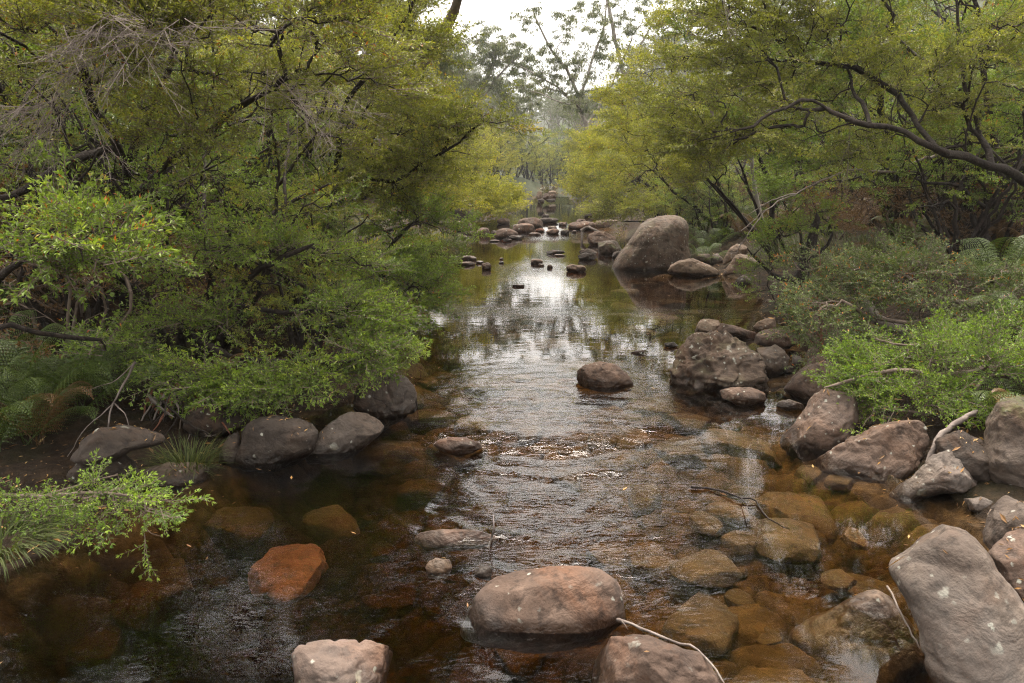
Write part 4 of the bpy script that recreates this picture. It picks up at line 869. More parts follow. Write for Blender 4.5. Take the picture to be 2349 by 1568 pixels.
# ------------------------------------------------------------------ right bank
# 1: the tree whose dark limb arches toward the stream
b = Gb(2500, 7.0)
st = [([b]+U((2430, 500, 7.0), (2349, 410, 7.0), (2274, 380, 6.7), (2149, 345, 6.45), (2074, 300, 6.45), (1994, 285, 6.45), (1934, 268, 6.45), (1884, 240, 6.45), (1839, 230, 6.45), (1804, 250, 6.4), (1749, 270, 6.3), (1700, 300, 6.25), (1600, 325, 6.2)), .032, .006),
      (U((2149, 345, 6.45), (2060, 220, 7.1), (1960, 160, 7.1), (1824, 135, 7.1), (1774, 85, 7.0), (1674, 40, 6.9), (1600, -10, 6.8)), .024, .007),
      (U((2274, 380, 6.7), (2230, 240, 7.1), (2200, 120, 7.2), (2190, -40, 7.3)), .03, .012), (U((1994, 285, 6.45), (1950, 180, 7.1), (1930, 60, 7.2)), .02, .008)]
att = np.concatenate([pads_uv([(1800, 180, 6.9, 260, 130, .6, 17), (1640, 270, 6.7, 140, 70, .4, 9), (2050, 120, 7.2, 250, 150, .6, 16), (1720, 60, 7.2, 200, 90, .6, 9)], rg, pr_=.38, tilt=.2),
                      pads_uv([(2230, 200, 6.8, 180, 180, .6, 9), (2000, -80, 7, 450, 80, .8, 12), (1930, 330, 7.2, 150, 50, .4, 3)], rg, pr_=.42, dens=55)])
shrub('tea_tree', 'tea tree with a thick black limb arching from the right edge toward the stream', 'shrub', b, st, att, 'olive', seed=31, spray='mid', sc=.72, per_tip=5.5, dead_tips=10, group='tea trees on the right bank', step=.15, wig=.07)
# 2: upright dark trunk
b = Gb(2078, 10.2); b[2] = P(2078, 575, 10.2)[2]-.15
st = [([b]+U((2074, 560, 10.2), (2058, 520, 10.2), (2062, 470, 10.2), (2052, 420, 10.2), (2034, 360, 10.2), (2030, 290, 10.1), (2010, 180, 10), (2020, 60, 9.9)), .085, .025),
      (U((2062, 470, 10.2), (2110, 400, 10.2), (2200, 430, 9.8), (2290, 445, 9.4)), .035, .014), (U((2034, 360, 10.2), (1960, 290, 9.8), (1900, 230, 9.4), (1800, 180, 9.2)), .035, .012),
      (U((2052, 420, 10.2), (2100, 300, 10.2), (2180, 180, 10), (2210, 40, 10)), .04, .016)]
dst = [(U((2164, 355, 9.6), (2099, 370, 9.3), (2059, 395, 9.1), (1954, 390, 8.8), (1899, 410, 8.5), (1824, 445, 8.2), (1760, 480, 8.0), (1700, 530, 7.8)), .018, .005), (U((1824, 445, 8.2), (1770, 460, 8.0), (1714, 495, 7.9)), .008, .004), (U((1760, 480, 8.0), (1720, 530, 7.8), (1690, 580, 7.8)), .006, .003)]
att = np.concatenate([pads_uv([(1850, 120, 9.4, 260, 140, .8, 14), (2080, 80, 9.8, 260, 140, .8, 14), (1780, 310, 9.2, 160, 80, .7, 10), (1950, 400, 10, 160, 50, .8, 3)], rg, pr_=.45, dens=50),
                      pads_uv([(2250, 130, 9.8, 160, 150, .8, 8), (2000, -120, 9.5, 400, 90, 1, 9)], rg, pr_=.5, dens=40)])
shrub('tea_tree', 'upright tea tree with a bent black trunk on the right bank', 'shrub', b, st, att, 'green', seed=32, spray='mid', sc=.85, per_tip=4.5, dead_tips=8, group='tea trees on the right bank', step=.18, wig=.07, deadstems=())
g_ = Grower(77, .08, .06)
for i, (pts, r0, r1) in enumerate(dst): g_.stem(pts, r0, r1, join=i > 0)
tw = np.array(U((1720, 520, 7.8), (1700, 535, 7.8), (1690, 580, 7.8), (1740, 500, 7.9), (1660, 580, 7.8), (1720, 560, 7.7), (1990, 350, 8.8), (1960, 330, 8.7), (1650, 560, 7.8), (1680, 600, 7.7)))
g_.grow(tw, bend=.5, lift=-.1); V, F = g_.tubes(g_.radii(.0028), np.zeros(3))
org = P(1954, 390, 8.8); link('dead_branch', mesh_from('dead_branch', V-org, F, [BK['deadtwig']], smooth_shade=True), org, None, 'long bare pale branch sweeping down from the black trunk over the pale rocks', 'branch')
# 3: leaning pair of stems at the right
b = Gb(2262, 9.0); b[2] = P(2258, 560, 9)[2]-.2
st = [([b]+U((2254, 545, 9), (2264, 480, 9), (2300, 430, 8.8), (2349, 380, 8.6), (2420, 300, 8.5), (2450, 150, 8.5)), .06, .02), (U((2254, 545, 9), (2225, 480, 9), (2210, 410, 9), (2225, 340, 8.9), (2200, 270, 8.8)), .035, .012),
      (U((2264, 480, 9), (2200, 430, 8.8), (2100, 410, 8.6)), .03, .012), (U((2300, 430, 8.8), (2274, 300, 8.8), (2259, 200, 8.7), (2249, 90, 8.7), (2230, -50, 8.7)), .045, .018), (U((2225, 340, 8.9), (2130, 320, 8.7), (2060, 260, 8.6)), .025, .01)]
att = pads_uv([(2280, 110, 8.6, 150, 160, .7, 11), (2330, 300, 8.6, 90, 90, .6, 3), (2150, 40, 8.7, 200, 80, .7, 8), (2240, -120, 8.6, 250, 80, .8, 7)], rg, pr_=.42, dens=55)
shrub('tea_tree', 'tea tree with tangled leaning black stems at the right edge above the grey-green bushes', 'shrub', b, st, att, 'green', seed=33, spray='mid', sc=.75, per_tip=5, dead_tips=12, group='tea trees on the right bank', step=.14, wig=.08)
# 4: small shrub growing from the black root stump at the pool edge
b = G(1815, 735, .0); Y0 = b[1]; b[2] = -.1
st = [([b]+U((1815, 700, Y0), (1838, 640, Y0), (1848, 600, Y0), (1865, 545, Y0), (1876, 500, Y0)), .13, .03), (U((1838, 640, Y0), (1785, 640, Y0-.1), (1750, 605, Y0-.2), (1714, 570, Y0-.3)), .035, .010), (U((1815, 700, Y0), (1790, 700, Y0-.2), (1775, 690, Y0-.3), (1760, 655, Y0-.35)), .02, .006),
      (U((1848, 600, Y0), (1810, 585, Y0), (1790, 545, Y0), (1770, 500, Y0)), .028, .008), (U((1848, 600, Y0), (1900, 560, Y0+.1), (1905, 520, Y0+.1)), .025, .008), (U((1848, 600, Y0), (1835, 540, Y0+.1), (1825, 490, Y0+.1)), .02, .008)]
att = pads_uv([(1820, 495, Y0, 90, 45, .35, 8), (1755, 535, Y0-.2, 40, 25, .25, 3), (1775, 600, Y0-.2, 25, 30, .15, 2), (1870, 490, Y0+.2, 70, 40, .3, 4), (1730, 655, Y0-.3, 15, 10, .1, 1)], rg, pr_=.26, dens=80)
shrub('tea_tree', 'small open tea tree growing out of a black root stump at the pool edge', 'shrub', b, st, att, 'green', seed=34, spray='mid', sc=.55, per_tip=4, group='tea trees on the right bank', hmin=.15, wig=.08)
# 5: grey-green bushes at right, 6: bright bush over the rocks
b = Gb(2250, 6.4)
st = [([b]+U((2150, 680, 6.2), (2050, 620, 6.0), (1960, 620, 5.9)), .03, .01), ([b]+U((2280, 640, 6.2), (2330, 600, 6.1)), .03, .01), ([b]+U((2050, 740, 5.8), (1930, 690, 5.6)), .03, .01)]
att = pads_uv([(1990, 605, 6.1, 110, 14, .35, 6), (2150, 580, 6.4, 90, 14, .35, 4), (2290, 640, 6.0, 110, 40, .4, 6), (1950, 690, 5.7, 90, 10, .3, 4), (2180, 690, 5.8, 120, 14, .4, 5), (2060, 655, 5.9, 120, 12, .3, 5), (2340, 750, 5.5, 90, 30, .3, 4), (2120, 760, 5.6, 110, 12, .3, 4), (1900, 720, 5.6, 40, 8, .15, 2), (2260, 730, 5.6, 80, 12, .3, 3)], rg, pr_=.25, dens=80, tilt=.1, thick=.1)
shrub('shrub', 'grey-green leafy bush piled over the right bank below the black trunks', 'shrub', b, st, att, 'greygreen', bark='twig', seed=35, spray='tea', per_tip=5.5, sc=.9)
b = Gb(2330, 5.2)
st = [([b]+U((2200, 860, 5.0), (2060, 850, 4.7), (1960, 870, 4.6), (1890, 890, 4.55)), .03, .008), ([b]+U((2200, 800, 5.1), (2050, 790, 5.0)), .022, .008), ([b]+U((2250, 880, 4.8), (2200, 940, 4.6), (2120, 950, 4.5)), .02, .006)]
att = pads_uv([(2090, 840, 4.85, 100, 14, .25, 8), (2040, 858, 4.65, 40, 10, .2, 3), (2100, 900, 4.65, 90, 12, .2, 6), (2020, 900, 4.6, 25, 12, .12, 2), (2060, 940, 4.5, 50, 9, .12, 3), (2200, 810, 4.9, 110, 30, .3, 7), (2120, 770, 5.2, 110, 16, .3, 5), (2010, 795, 5.3, 50, 14, .2, 2),
               (2300, 800, 4.7, 90, 40, .25, 5), (2250, 935, 4.5, 50, 20, .12, 3), (2150, 880, 4.7, 60, 12, .2, 4), (1990, 985, 4.4, 30, 9, .08, 1)], rg, pr_=.17, dens=170, tilt=.1, thick=.1)
shrub('shrub', 'bright green bush spilling over the rocks on the right bank', 'shrub', b, st, att, 'bright', bark='twig', seed=36, spray='tea', per_tip=5, sc=.8, tintvar=.14)
# 7: small sapling sprigs at the root stump
b = G(1885, 815, .15)
shrub('sapling', 'thin red-stemmed sapling standing in front of the black root stump', 'sapling', b, [([b]+U((1882, 740, b[1]), (1880, 650, b[1]), (1878, 560, b[1]+.05)), .016, .007)], pads_uv([(1890, 690, b[1], 60, 25, .2, 3), (1870, 780, b[1], 40, 25, .15, 2), (1920, 650, b[1]-.1, 40, 22, .2, 2)], rg, pr_=.2, dens=90), 'greygreen', bark='red', seed=37, spray='tea', per_tip=4.5)
# 8-: shrubs down the right bank toward the weir and beyond
for k, (u0, Y, pads, leaf, lab) in enumerate([
   (1760, 12.5, [(1640, 180, 12, 160, 110, .9, 15), (1560, 300, 11.8, 140, 90, .8, 13), (1680, 320, 12, 130, 70, .8, 9), (1720, 80, 12.5, 150, 100, .9, 9), (1640, 400, 12, 90, 30, .6, 3)], 'olive', 'wide olive tea tree leaning left above the egg boulder'),
   (1640, 16, [(1500, 250, 15.5, 90, 110, 1.0, 14), (1540, 130, 16, 90, 80, 1.0, 9), (1480, 370, 15.5, 100, 60, .9, 10), (1600, 380, 16, 100, 60, .9, 7), (1620, 60, 17, 90, 60, 1, 5)], 'yellow', 'tall yellow-green tea tree with a soft top against the gums on the right'),
   (1560, 19.5, [(1440, 455, 19, 75, 28, 1.0, 12), (1420, 400, 20, 50, 40, 1.0, 8), (1500, 480, 18.5, 80, 22, .8, 8), (1425, 484, 19.3, 15, 6, .4, 3)], 'olive', 'low fresh green shrub spreading over the right end of the weir'),
   (1500, 27, [(1385, 370, 27, 50, 40, 1.5, 13), (1385, 430, 27, 22, 25, 1.3, 7), (1430, 300, 27, 60, 60, 1.4, 10), (1480, 330, 27, 70, 60, 1.4, 8)], 'yellow', 'mounded yellow-green shrub on the right bank above the upper pool'),
   (1480, 36, [(1352, 400, 37, 20, 20, 1.8, 7), (1370, 330, 37, 40, 30, 1.8, 9), (1335, 420, 38, 8, 6, 1, 2)], 'yellow', 'hazy yellow-green shrub leaning over the far rapids from the right')]):
    b = Gb(u0, Y); top = P(pads[0][0], pads[0][1]+20, Y)
    st = [([b, b*.5+top*.5+np.array([.3, 0, .1]), top], .06, .014), ([b, P(pads[1][0], pads[1][1]+30, Y)], .045, .012), ([b, P(pads[2][0], pads[2][1]+10, pads[2][2])], .04, .01), ([b, P(pads[-1][0], pads[-1][1]+25, pads[-1][2])], .04, .01)]
    q = [.48, .52, .5, .75, .9][k]
    shrub('tea_tree', lab, 'shrub', b, st, pads_uv(pads, rg, pr_=q, dens=[34, 30, 34, 16, 11][k], tilt=.18), leaf, seed=50+k, spray=['mid', 'mid', 'mid', 'far', 'far'][k], sc=[.95, 1.05, 1.0, .85, 1.0][k], per_tip=4.5, group='tea trees on the right bank', step=.25, rt=.003, hmin=.35)

# ------------------------------------------------------------------ fuller shrubs standing behind the first rows: four kinds, copied
def generic(seed, leaf, H=3.2, Rr=1.5, nm='tea_tree'):
    r = np.random.default_rng(seed); b = np.array([0, 0, -.15])
    st = [([b, np.array([r.normal(0, .3), r.normal(0, .3), H*.4]), np.array([r.normal(0, .7), r.normal(0, .7), H*.8])], .05, .014) for _ in range(4)]
    att = plates(np.array([0, 0, H*.55]), np.array([Rr, Rr, H*.48]), r, 40, pr_=.5, dens=17, tilt=.2)
    att = att[att[:, 2] > .15]
    return shrub(nm, 'x', 'shrub', (0, 0, 0), st, att, leaf, seed=seed+1, spray='far', sc=.62, per_tip=2.2, step=.3, rt=.004)
def bracken():
    r = np.random.default_rng(205); b = np.array([0, 0, -.1]); st = [([b, np.array([r.normal(0, .25), r.normal(0, .25), .5]), np.array([r.normal(0, .5), r.normal(0, .5), .85])], .012, .005) for _ in range(6)]
    att = plates(np.array([0, 0, .55]), np.array([.8, .8, .4]), r, 22, pr_=.3, dens=40, tilt=.4); att = att[att[:, 2] > .08]
    return shrub('bracken', 'x', 'bracken', (0, 0, 0), st, att, 'dryfern', 'twig', 'mid', 206, 3, step=.15, rt=.002, sc=.7)
def tangle():
    r = np.random.default_rng(207); b = np.array([0, 0, -.1]); st = [([b, np.array([r.normal(0, .35), r.normal(0, .35), .9]), np.array([r.normal(0, .8), r.normal(0, .8), 1.9])], .028, .008) for _ in range(7)]
    att = plates(np.array([0, 0, 1.25]), np.array([1.2, 1.2, .8]), r, 44, pr_=.4, dens=20, tilt=.5); att = att[att[:, 2] > .1]
    o = shrub('tea_tree', 'x', 'shrub', (0, 0, 0), st, att, 'green', 'dark', 'mid', 208, 1.6, step=.12, rt=.0042, sc=.8, wig=.09); return o
gens = [generic(201, 'olive'), generic(202, 'green', 3.6), generic(203, 'yellow', 3.0, 1.7), generic(204, 'greygreen', 2.6), bracken(), tangle()]
rs = random.Random(8)
LAB = {'L': 'tea tree in the shaded thicket behind the left bank shrubs', 'R': 'tea tree in the shaded thicket behind the right bank trunks', 'FL': 'yellow-green shrub lining the left bank beyond the weir', 'FR': 'yellow-green shrub lining the right bank beyond the weir'}
GRP = {'L': 'thicket behind the left bank', 'R': 'thicket behind the right bank', 'FL': 'shrubs beyond the weir on the left', 'FR': 'shrubs beyond the weir on the right'}
spots = []
for i in range(9):
    y = 5.7+i*.3; L_, R_ = edges(y); spots.append(('L', L_-.35-rs.random()*1.1, y, rs.uniform(.26, .42), rs.choice([0, 1])))
for i in range(16):
    y = 6.2+i*.55; L_, R_ = edges(y)
    spots.append(('L', L_-1.9-rs.random()*1.6, y, rs.uniform(.4, .7), rs.choice([0, 1, 3])))
for i in range(22):
    y = 5.5+i*.75; L_, R_ = edges(y)
    spots.append(('L', L_-3.0-rs.random()*2.2, y, rs.uniform(.8, 1.15), rs.choice([0, 1, 3, 0])))
    spots.append(('R', R_+4.6+rs.random()*2.6+(1.5 if y < 10 else 0), y+2, rs.uniform(.8, 1.15), rs.choice([0, 1, 3, 0])))
for i in range(16):
    y = 8+i*1.5; L_, R_ = edges(y)
    spots.append(('L', L_-6.5-rs.random()*3, y, rs.uniform(1.1, 1.6), rs.choice([0, 1, 0])))
    spots.append(('R', R_+8.5+rs.random()*3, y+2, rs.uniform(1.1, 1.6), rs.choice([0, 1, 0])))
for i in range(30):
    y = 10.0+i*.45; L_, R_ = edges(y)
    spots.append(('R', R_+2.6+rs.random()*3.2, y, rs.uniform(.35, .6), rs.choice([0, 1, 3])))
for i in range(12):
    y = 14.3+i*.4; L_, R_ = edges(y); spots.append(('R', R_+.75+rs.random()*1.3, y, rs.uniform(.28, .45), rs.choice([0, 1, 3])))
for i in range(8):
    y = 64+i*1.2; spots.append(('FB', (1185+i*19-CU)/FPX*y, y, rs.uniform(.75, 1.05), rs.choice([0, 2])))
for i in range(34):
    y = 62+rs.random()**1.5*70; spots.append(('FB', (rs.uniform(1090, 1400)-CU)/FPX*y, y, rs.uniform(.8, 1.5), rs.choice([0, 1, 3, 2])))
for i in range(14):
    y = 23+i*2.8; L_, R_ = edges(y)
    spots.append(('FL', L_-2.6-rs.random()*1.0, y, rs.uniform(.9, 1.2), 2)); spots.append(('FR', R_+2.5+rs.random()*1.2, y+1, rs.uniform(.8, 1.15), rs.choice([2, 2, 0])))
    spots.append(('FL', L_-4.5-rs.random()*2, y, rs.uniform(1.1, 1.5), 0)); spots.append(('FR', R_+4.5+rs.random()*2, y, rs.uniform(1.1, 1.6), 2))
LAB['FB'] = 'shrub in the hazy undergrowth at the foot of the far wood'; GRP['FB'] = 'undergrowth of the far wood'; LAB['BL'] = 'brown dead bracken under the shrubs of the left bank'; LAB['BR'] = 'brown dead bracken on the slope of the right bank'; GRP['BL'] = 'bracken of the left bank'; GRP['BR'] = 'bracken of the right bank'
for i in range(26):
    y = 9.5+i*.36; L_, R_ = edges(y); spots.append(('BR', R_+1.5+rs.random()*4.5, y, rs.uniform(.8, 1.5), 4))
for i in range(16):
    y = 5.2+i*.5; L_, R_ = edges(y); spots.append(('BL', L_-.9-rs.random()*2.6, y, rs.uniform(.7, 1.3), 4))
LAB['TL'] = 'dark twiggy half-bare tea tree tangled in the shade of the left bank'; LAB['TR'] = 'dark twiggy half-bare tea tree tangled among the trunks of the right bank'; GRP['TL'] = 'twiggy tangle of the left bank'; GRP['TR'] = 'twiggy tangle of the right bank'
for i in range(30):
    y = 8.6+i*.3; L_, R_ = edges(y); spots.append(('TR', R_+1.6+rs.random()*4.2, y, rs.uniform(.7, 1.15), 5))
for i in range(18):
    y = 5.6+i*.45; L_, R_ = edges(y); spots.append(('TL', L_-1.2-rs.random()*2.4, y, rs.uniform(.7, 1.1), 5))
used = set()
for g, x, y, s, k in spots:
    loc = (x, y, gz_(x, y))
    if k not in used: used.add(k); o = gens[k]; o.location = loc; o.scale = (s, s, s); o['label'] = LAB[g]; o['group'] = GRP[g]
    else: copy_tree(gens[k], loc, rs.uniform(0, 6.28), s, LAB[g], GRP[g])

# ------------------------------------------------------------------ gum trees
def gum(label, base, stems, pads, seed, bark='gum', spray='gum', sc=1.0, per_tip=3, step=.6, pr_=1.0, dens=2.2, rt=.006, world=False, **k):
    r = np.random.default_rng(seed); att = pads_uv(pads, r, blobs, pr_=pr_, dens=dens) if not world else np.concatenate([blobs(np.array(p[:3]), np.array(p[3:6]), r, p[6], pr_=pr_, dens=dens) for p in pads])
    return shrub('gum_tree', label, 'tree', base, stems, att, 'gum', bark, spray, seed, per_tip, 'gum trees', step, .06, rt, .5, sc, drop=.0, lift=.1, **k)
b = np.array([*P(1345, 330, 42)[:2], 0]); b[2] = gz_(b[0], b[1])-.2
gum('pale-trunked gum tree with wide twisted limbs against the sky right of the gap', b, [([b]+U((1345, 310, 42), (1338, 270, 42), (1330, 225, 42)), .17, .11), (U((1338, 262, 42), (1300, 215, 42), (1250, 185, 41.5), (1190, 150, 41)), .075, .03), (U((1330, 225, 42), (1300, 160, 42), (1262, 110, 42), (1235, 60, 42), (1222, 20, 42)), .075, .03),
   (U((1330, 225, 42), (1355, 150, 42.5), (1380, 80, 43), (1395, -20, 43)), .08, .03), (U((1300, 215, 42), (1262, 205, 41), (1235, 190, 41)), .04, .02), (U((1338, 262, 42), (1320, 240, 41), (1290, 238, 40.5), (1240, 215, 40)), .045, .02), (U((1345, 290, 42), (1385, 230, 43), (1420, 160, 43), (1450, 90, 43)), .08, .03)],
   [(1290, 80, 42, 70, 80, 1.8, 16), (1250, 185, 41.5, 55, 35, 1.2, 9), (1390, 70, 43, 90, 80, 1.8, 19), (1330, 160, 42, 70, 50, 1.5, 11), (1450, 50, 43, 70, 80, 2, 10), (1215, 60, 42, 25, 40, 1, 3), (1340, 230, 41, 60, 40, 1.3, 7), (1270, 140, 42, 50, 40, 1.2, 6)], 61, per_tip=6.5, pr_=.85, dens=3.8, sc=.9)
b = np.array([*P(1450, 300, 52)[:2], 0]); b[2] = gz_(b[0], b[1])-.2
gum('tall slim gum tree with a leaning grey trunk right of the sky gap', b, [([b]+U((1450, 280, 52), (1432, 180, 52), (1415, 110, 52), (1395, 10, 52), (1385, -80, 52)), .18, .09), (U((1432, 180, 52), (1470, 110, 53), (1500, 40, 53)), .1, .04)],
   [(1430, 30, 52, 90, 60, 2, 8), (1500, 60, 53, 80, 80, 2, 11), (1560, 40, 53, 70, 60, 2, 8)], 62, per_tip=6, pr_=1.0, dens=3.0)
b = np.array([*P(1120, 330, 50)[:2], 0]); b[2] = gz_(b[0], b[1])-.2
gum('rounded gum tree with drooping leaves left of the sky gap', b, [([b]+U((1110, 300, 50), (1100, 230, 50), (1120, 170, 50), (1140, 120, 50)), .24, .1), (U((1100, 230, 50), (1150, 170, 50), (1190, 130, 50)), .09, .04), (U((1100, 230, 50), (1060, 160, 50), (1050, 110, 50)), .1, .04)],
   [(1100, 300, 52, 90, 50, 2, 12), (1200, 300, 55, 60, 40, 2, 8), (1130, 105, 50, 70, 28, 1.8, 15), (1180, 145, 50, 40, 35, 1.5, 11), (1070, 150, 50, 60, 60, 1.8, 12), (1120, 210, 49, 70, 40, 1.8, 9), (1040, 220, 48, 60, 60, 1.8, 12), (1195, 225, 48, 45, 35, 1.4, 10)], 63, per_tip=12, pr_=1.0, dens=3.2)
b = Gb(860, 26)
gum('dark drooping gum tree behind the yellow shrubs on the left', b, [([b]+U((900, 250, 26), (940, 180, 26), (1000, 90, 26), (1040, 10, 26)), .2, .09), (U((940, 180, 26), (900, 80, 26), (890, -40, 26)), .1, .05)],
   [(990, 130, 26, 60, 60, 1.2, 12), (1020, 210, 26, 50, 50, 1.0, 8), (930, 60, 26, 80, 80, 1.5, 9), (850, 20, 26, 120, 90, 1.5, 9)], 64, bark='gumbrown', per_tip=9, pr_=.7, dens=6, sc=.75, step=.4)
b = np.array([*P(905, 400, 30)[:2], 0]); b[2] = gz_(b[0], b[1])
gum('straight white gum trunk showing between the left shrub branches', b, [([b]+U((905, 300, 30), (908, 100, 30), (902, -60, 30), (905, -220, 30)), .22, .12)], [(800, -160, 30, 120, 80, 2.5, 8)], 65, per_tip=2.5, pr_=1.0, dens=2.5)
# the leaning gum whose crown hangs over the stream above the frame: it darkens the near water
b = Gb(840, 15.5)
gum('brown-barked gum leaning out over the stream from the left bank', b, [([b]+U((900, 240, 15), (960, 155, 14.5), (1010, 85, 14), (1045, 25, 13.7), (1075, -60, 13.4)), .10, .08), ([P(1075, -60, 13.4), (0.5, 12.4, 5.3), (2.4, 11.6, 5.6)], .1, .04), ([(0.5, 12.4, 5.3), (0.4, 10.8, 5.3), (0.2, 9.0, 5.5)], .06, .03), ([P(1075, -60, 13.4), (-2.2, 12.4, 5.9), (-3.6, 11.6, 6.3)], .1, .04), ([P(1060, -20, 13.6), P(1120, -10, 13.2), P(1160, -30, 13)], .03, .01)],
    [(-2.2, 11.6, 5.3, 2.2, 1.0, .5, 28), (1.8, 11.6, 5.3, 2.4, 1.0, .5, 30), (-1, 9.4, 5.1, 1.6, 1, .45, 22), (1.4, 9.4, 5.1, 1.6, 1, .45, 22)], 66, bark='gumbrown', per_tip=4.5, pr_=.8, dens=7, sc=1.0, step=.3, rt=.004, world=True)
# the wood on the valley sides: four kinds, copied
def wood(seed, H=15):
    r = np.random.default_rng(seed); b = np.array([0, 0, -.4]); top = np.array([r.normal(0, 1.2), r.normal(0, 1.2), H*.6])
    st = [([b, b*.5+top*.5+r.normal(0, .3, 3), top], .22, .13)]
    for _ in range(5):
        a = r.uniform(0, 6.28); e = top+np.array([math.cos(a)*r.uniform(1, 3), math.sin(a)*r.uniform(1, 3), H*r.uniform(.1, .38)]); st.append(([st[0][0][1]*(.3)+top*.7 if _ % 2 else top, (top+e)/2+r.normal(0, .4, 3), e], .11, .045))
    pads = [(*(s[0][-1]), 1.7, 1.7, 1.3, 7) for s in st] + [(top[0]+r.normal(0, 1.5), top[1]+r.normal(0, 1.5), H*.45, 1.6, 1.6, 1.4, 5)]
    o = gum('x', (0, 0, 0), st, pads, seed, spray='gumfar', per_tip=4.0, pr_=1.1, dens=2.6, sc=.85, world=True); o['group'] = 'gum trees of the far wood'; return o
woods = [wood(301), wood(302, 13), wood(303, 17), wood(304, 11)]
rs = random.Random(21); used = set(); cand = []
for i in range(64):
    y = 60+rs.random()**1.1*130; side = rs.choice([-1, 1]); L_, R_ = edges(y)
    x = (R_+2.5+rs.random()*(8+.22*y)) if side > 0 else (L_-2.5-rs.random()*(8+.22*y))
    cand.append((x, y))
cand += [(4.5, 112), (0.5, 120), (8, 125), (3, 138), (-3, 130), (11, 140), (6, 150), (1, 160), (-8, 150), (14, 165), (-2, 175), (9, 180)]
for i in range(110):
    y = rs.uniform(105, 300); cand.append(((rs.uniform(930, 1560)-CU)/FPX*y, y))
for side in (-1, 1):
    for i in range(12): cand.append((side*(11+rs.random()*9)+1, 20+i*3.4+rs.random()*2))
for x, y in cand:
    k = rs.randrange(4); loc = (x, y, gz_(x, y)); s = rs.uniform(.65, 1.0)*(.75 if y < 60 else .85 if y < 100 else 1.0)
    u_ = CU+x/y*FPX
    if y > 58 and -110 < u_-1240 < 170: s = min(s, (1.6+y*.094-loc[2])/[15, 13, 17, 11][k])
    if s < .2: continue
    lab = 'grey-green gum tree in the hazy wood on the far valley side' if y > 58 else ('gum tree standing behind the thicket on the left valley side' if x < 0 else 'gum tree standing behind the thicket on the right valley side')
    gr = 'gum trees of the far wood' if y > 58 else ('gum trees of the left valley side' if x < 0 else 'gum trees of the right valley side')
    if k not in used: used.add(k); o = woods[k]; o.location = loc; o.scale = (s, s, s); o['label'] = lab; o['group'] = gr
    else: copy_tree(woods[k], loc, rs.uniform(0, 6.28), s, lab, gr)
# ------------------------------------------------------------------ ferns, grass, sticks, litter
def frond_mesh(seed, L=.75, mat='fern'):
    r = np.random.default_rng(seed); n = 26; t = np.linspace(0, 1, n)
    spine = np.stack([0*t+.03*np.sin(t*3+seed), L*np.sin(t*1.25)/1.25*.95, L*.62*np.sin(t*2.3)*.8], -1); Q = []; TI = []
    for i in range(n-1): 
        for q in strip(spine[i], spine[i+1], .003*(1-t[i])+.001, .003*(1-t[i+1])+.001): Q.append(q); TI.append(.2)
    for i in range(3, n):
        tg = unit(spine[min(i+1, n-1)]-spine[i-1]); w = L*.30*math.sin(math.pi*min(1, (t[i]*.9+.12)))**.8*(1.05-t[i]*.6)
        for sgn in (-1, 1):
            d0 = unit(np.array([sgn, .35, 0])+tg*.3); m = max(3, int(w/.016))
            for j in range(m):
                f = (j+.6)/m; p = spine[i]+d0*w*f+np.array([0, 0, -.25*w*f*f])
                for s2 in (-1, 1):
                    dr = unit(tg*s2+d0*.5); l = .021*(1.1-f*.7)*r.uniform(.7, 1.2)
                    sd = unit(np.cross(dr, [0, 0, 1]))*.0055
                    Q.append(np.stack([p, p+dr*l*.5+sd, p+dr*l, p+dr*l*.5-sd])); TI.append(np.clip(.5+r.normal(0, .15), 0, 1))
    Q = np.array(Q); return quads_mesh('frond', Q, np.zeros(len(Q), int), np.array(TI), [LM[mat]], np.zeros(3))
FR = {m: [frond_mesh(i, .75, m) for i in range(3)] for m in ('fern', 'dryfern')}
rs = random.Random(4)
def fern(label, loc, n=7, s=1.0, mat='fern', lean=None, group=None):
    root = empty('fern', loc, label, 'fern', group)
    for i in range(n):
        o = link('frond', FR[mat][i % 3], parent=root); a = i*6.283/n+rs.uniform(-.3, .3)
        o.rotation_euler = (rs.uniform(-.15, .35), rs.uniform(-.2, .2), a); sc = s*rs.uniform(.75, 1.1); o.scale = (sc, sc, sc)
    return root
def on_ground(u, Y): 
    x = (u-CU)/FPX*Y*1.03; return (x, Y, gz_(x, Y))
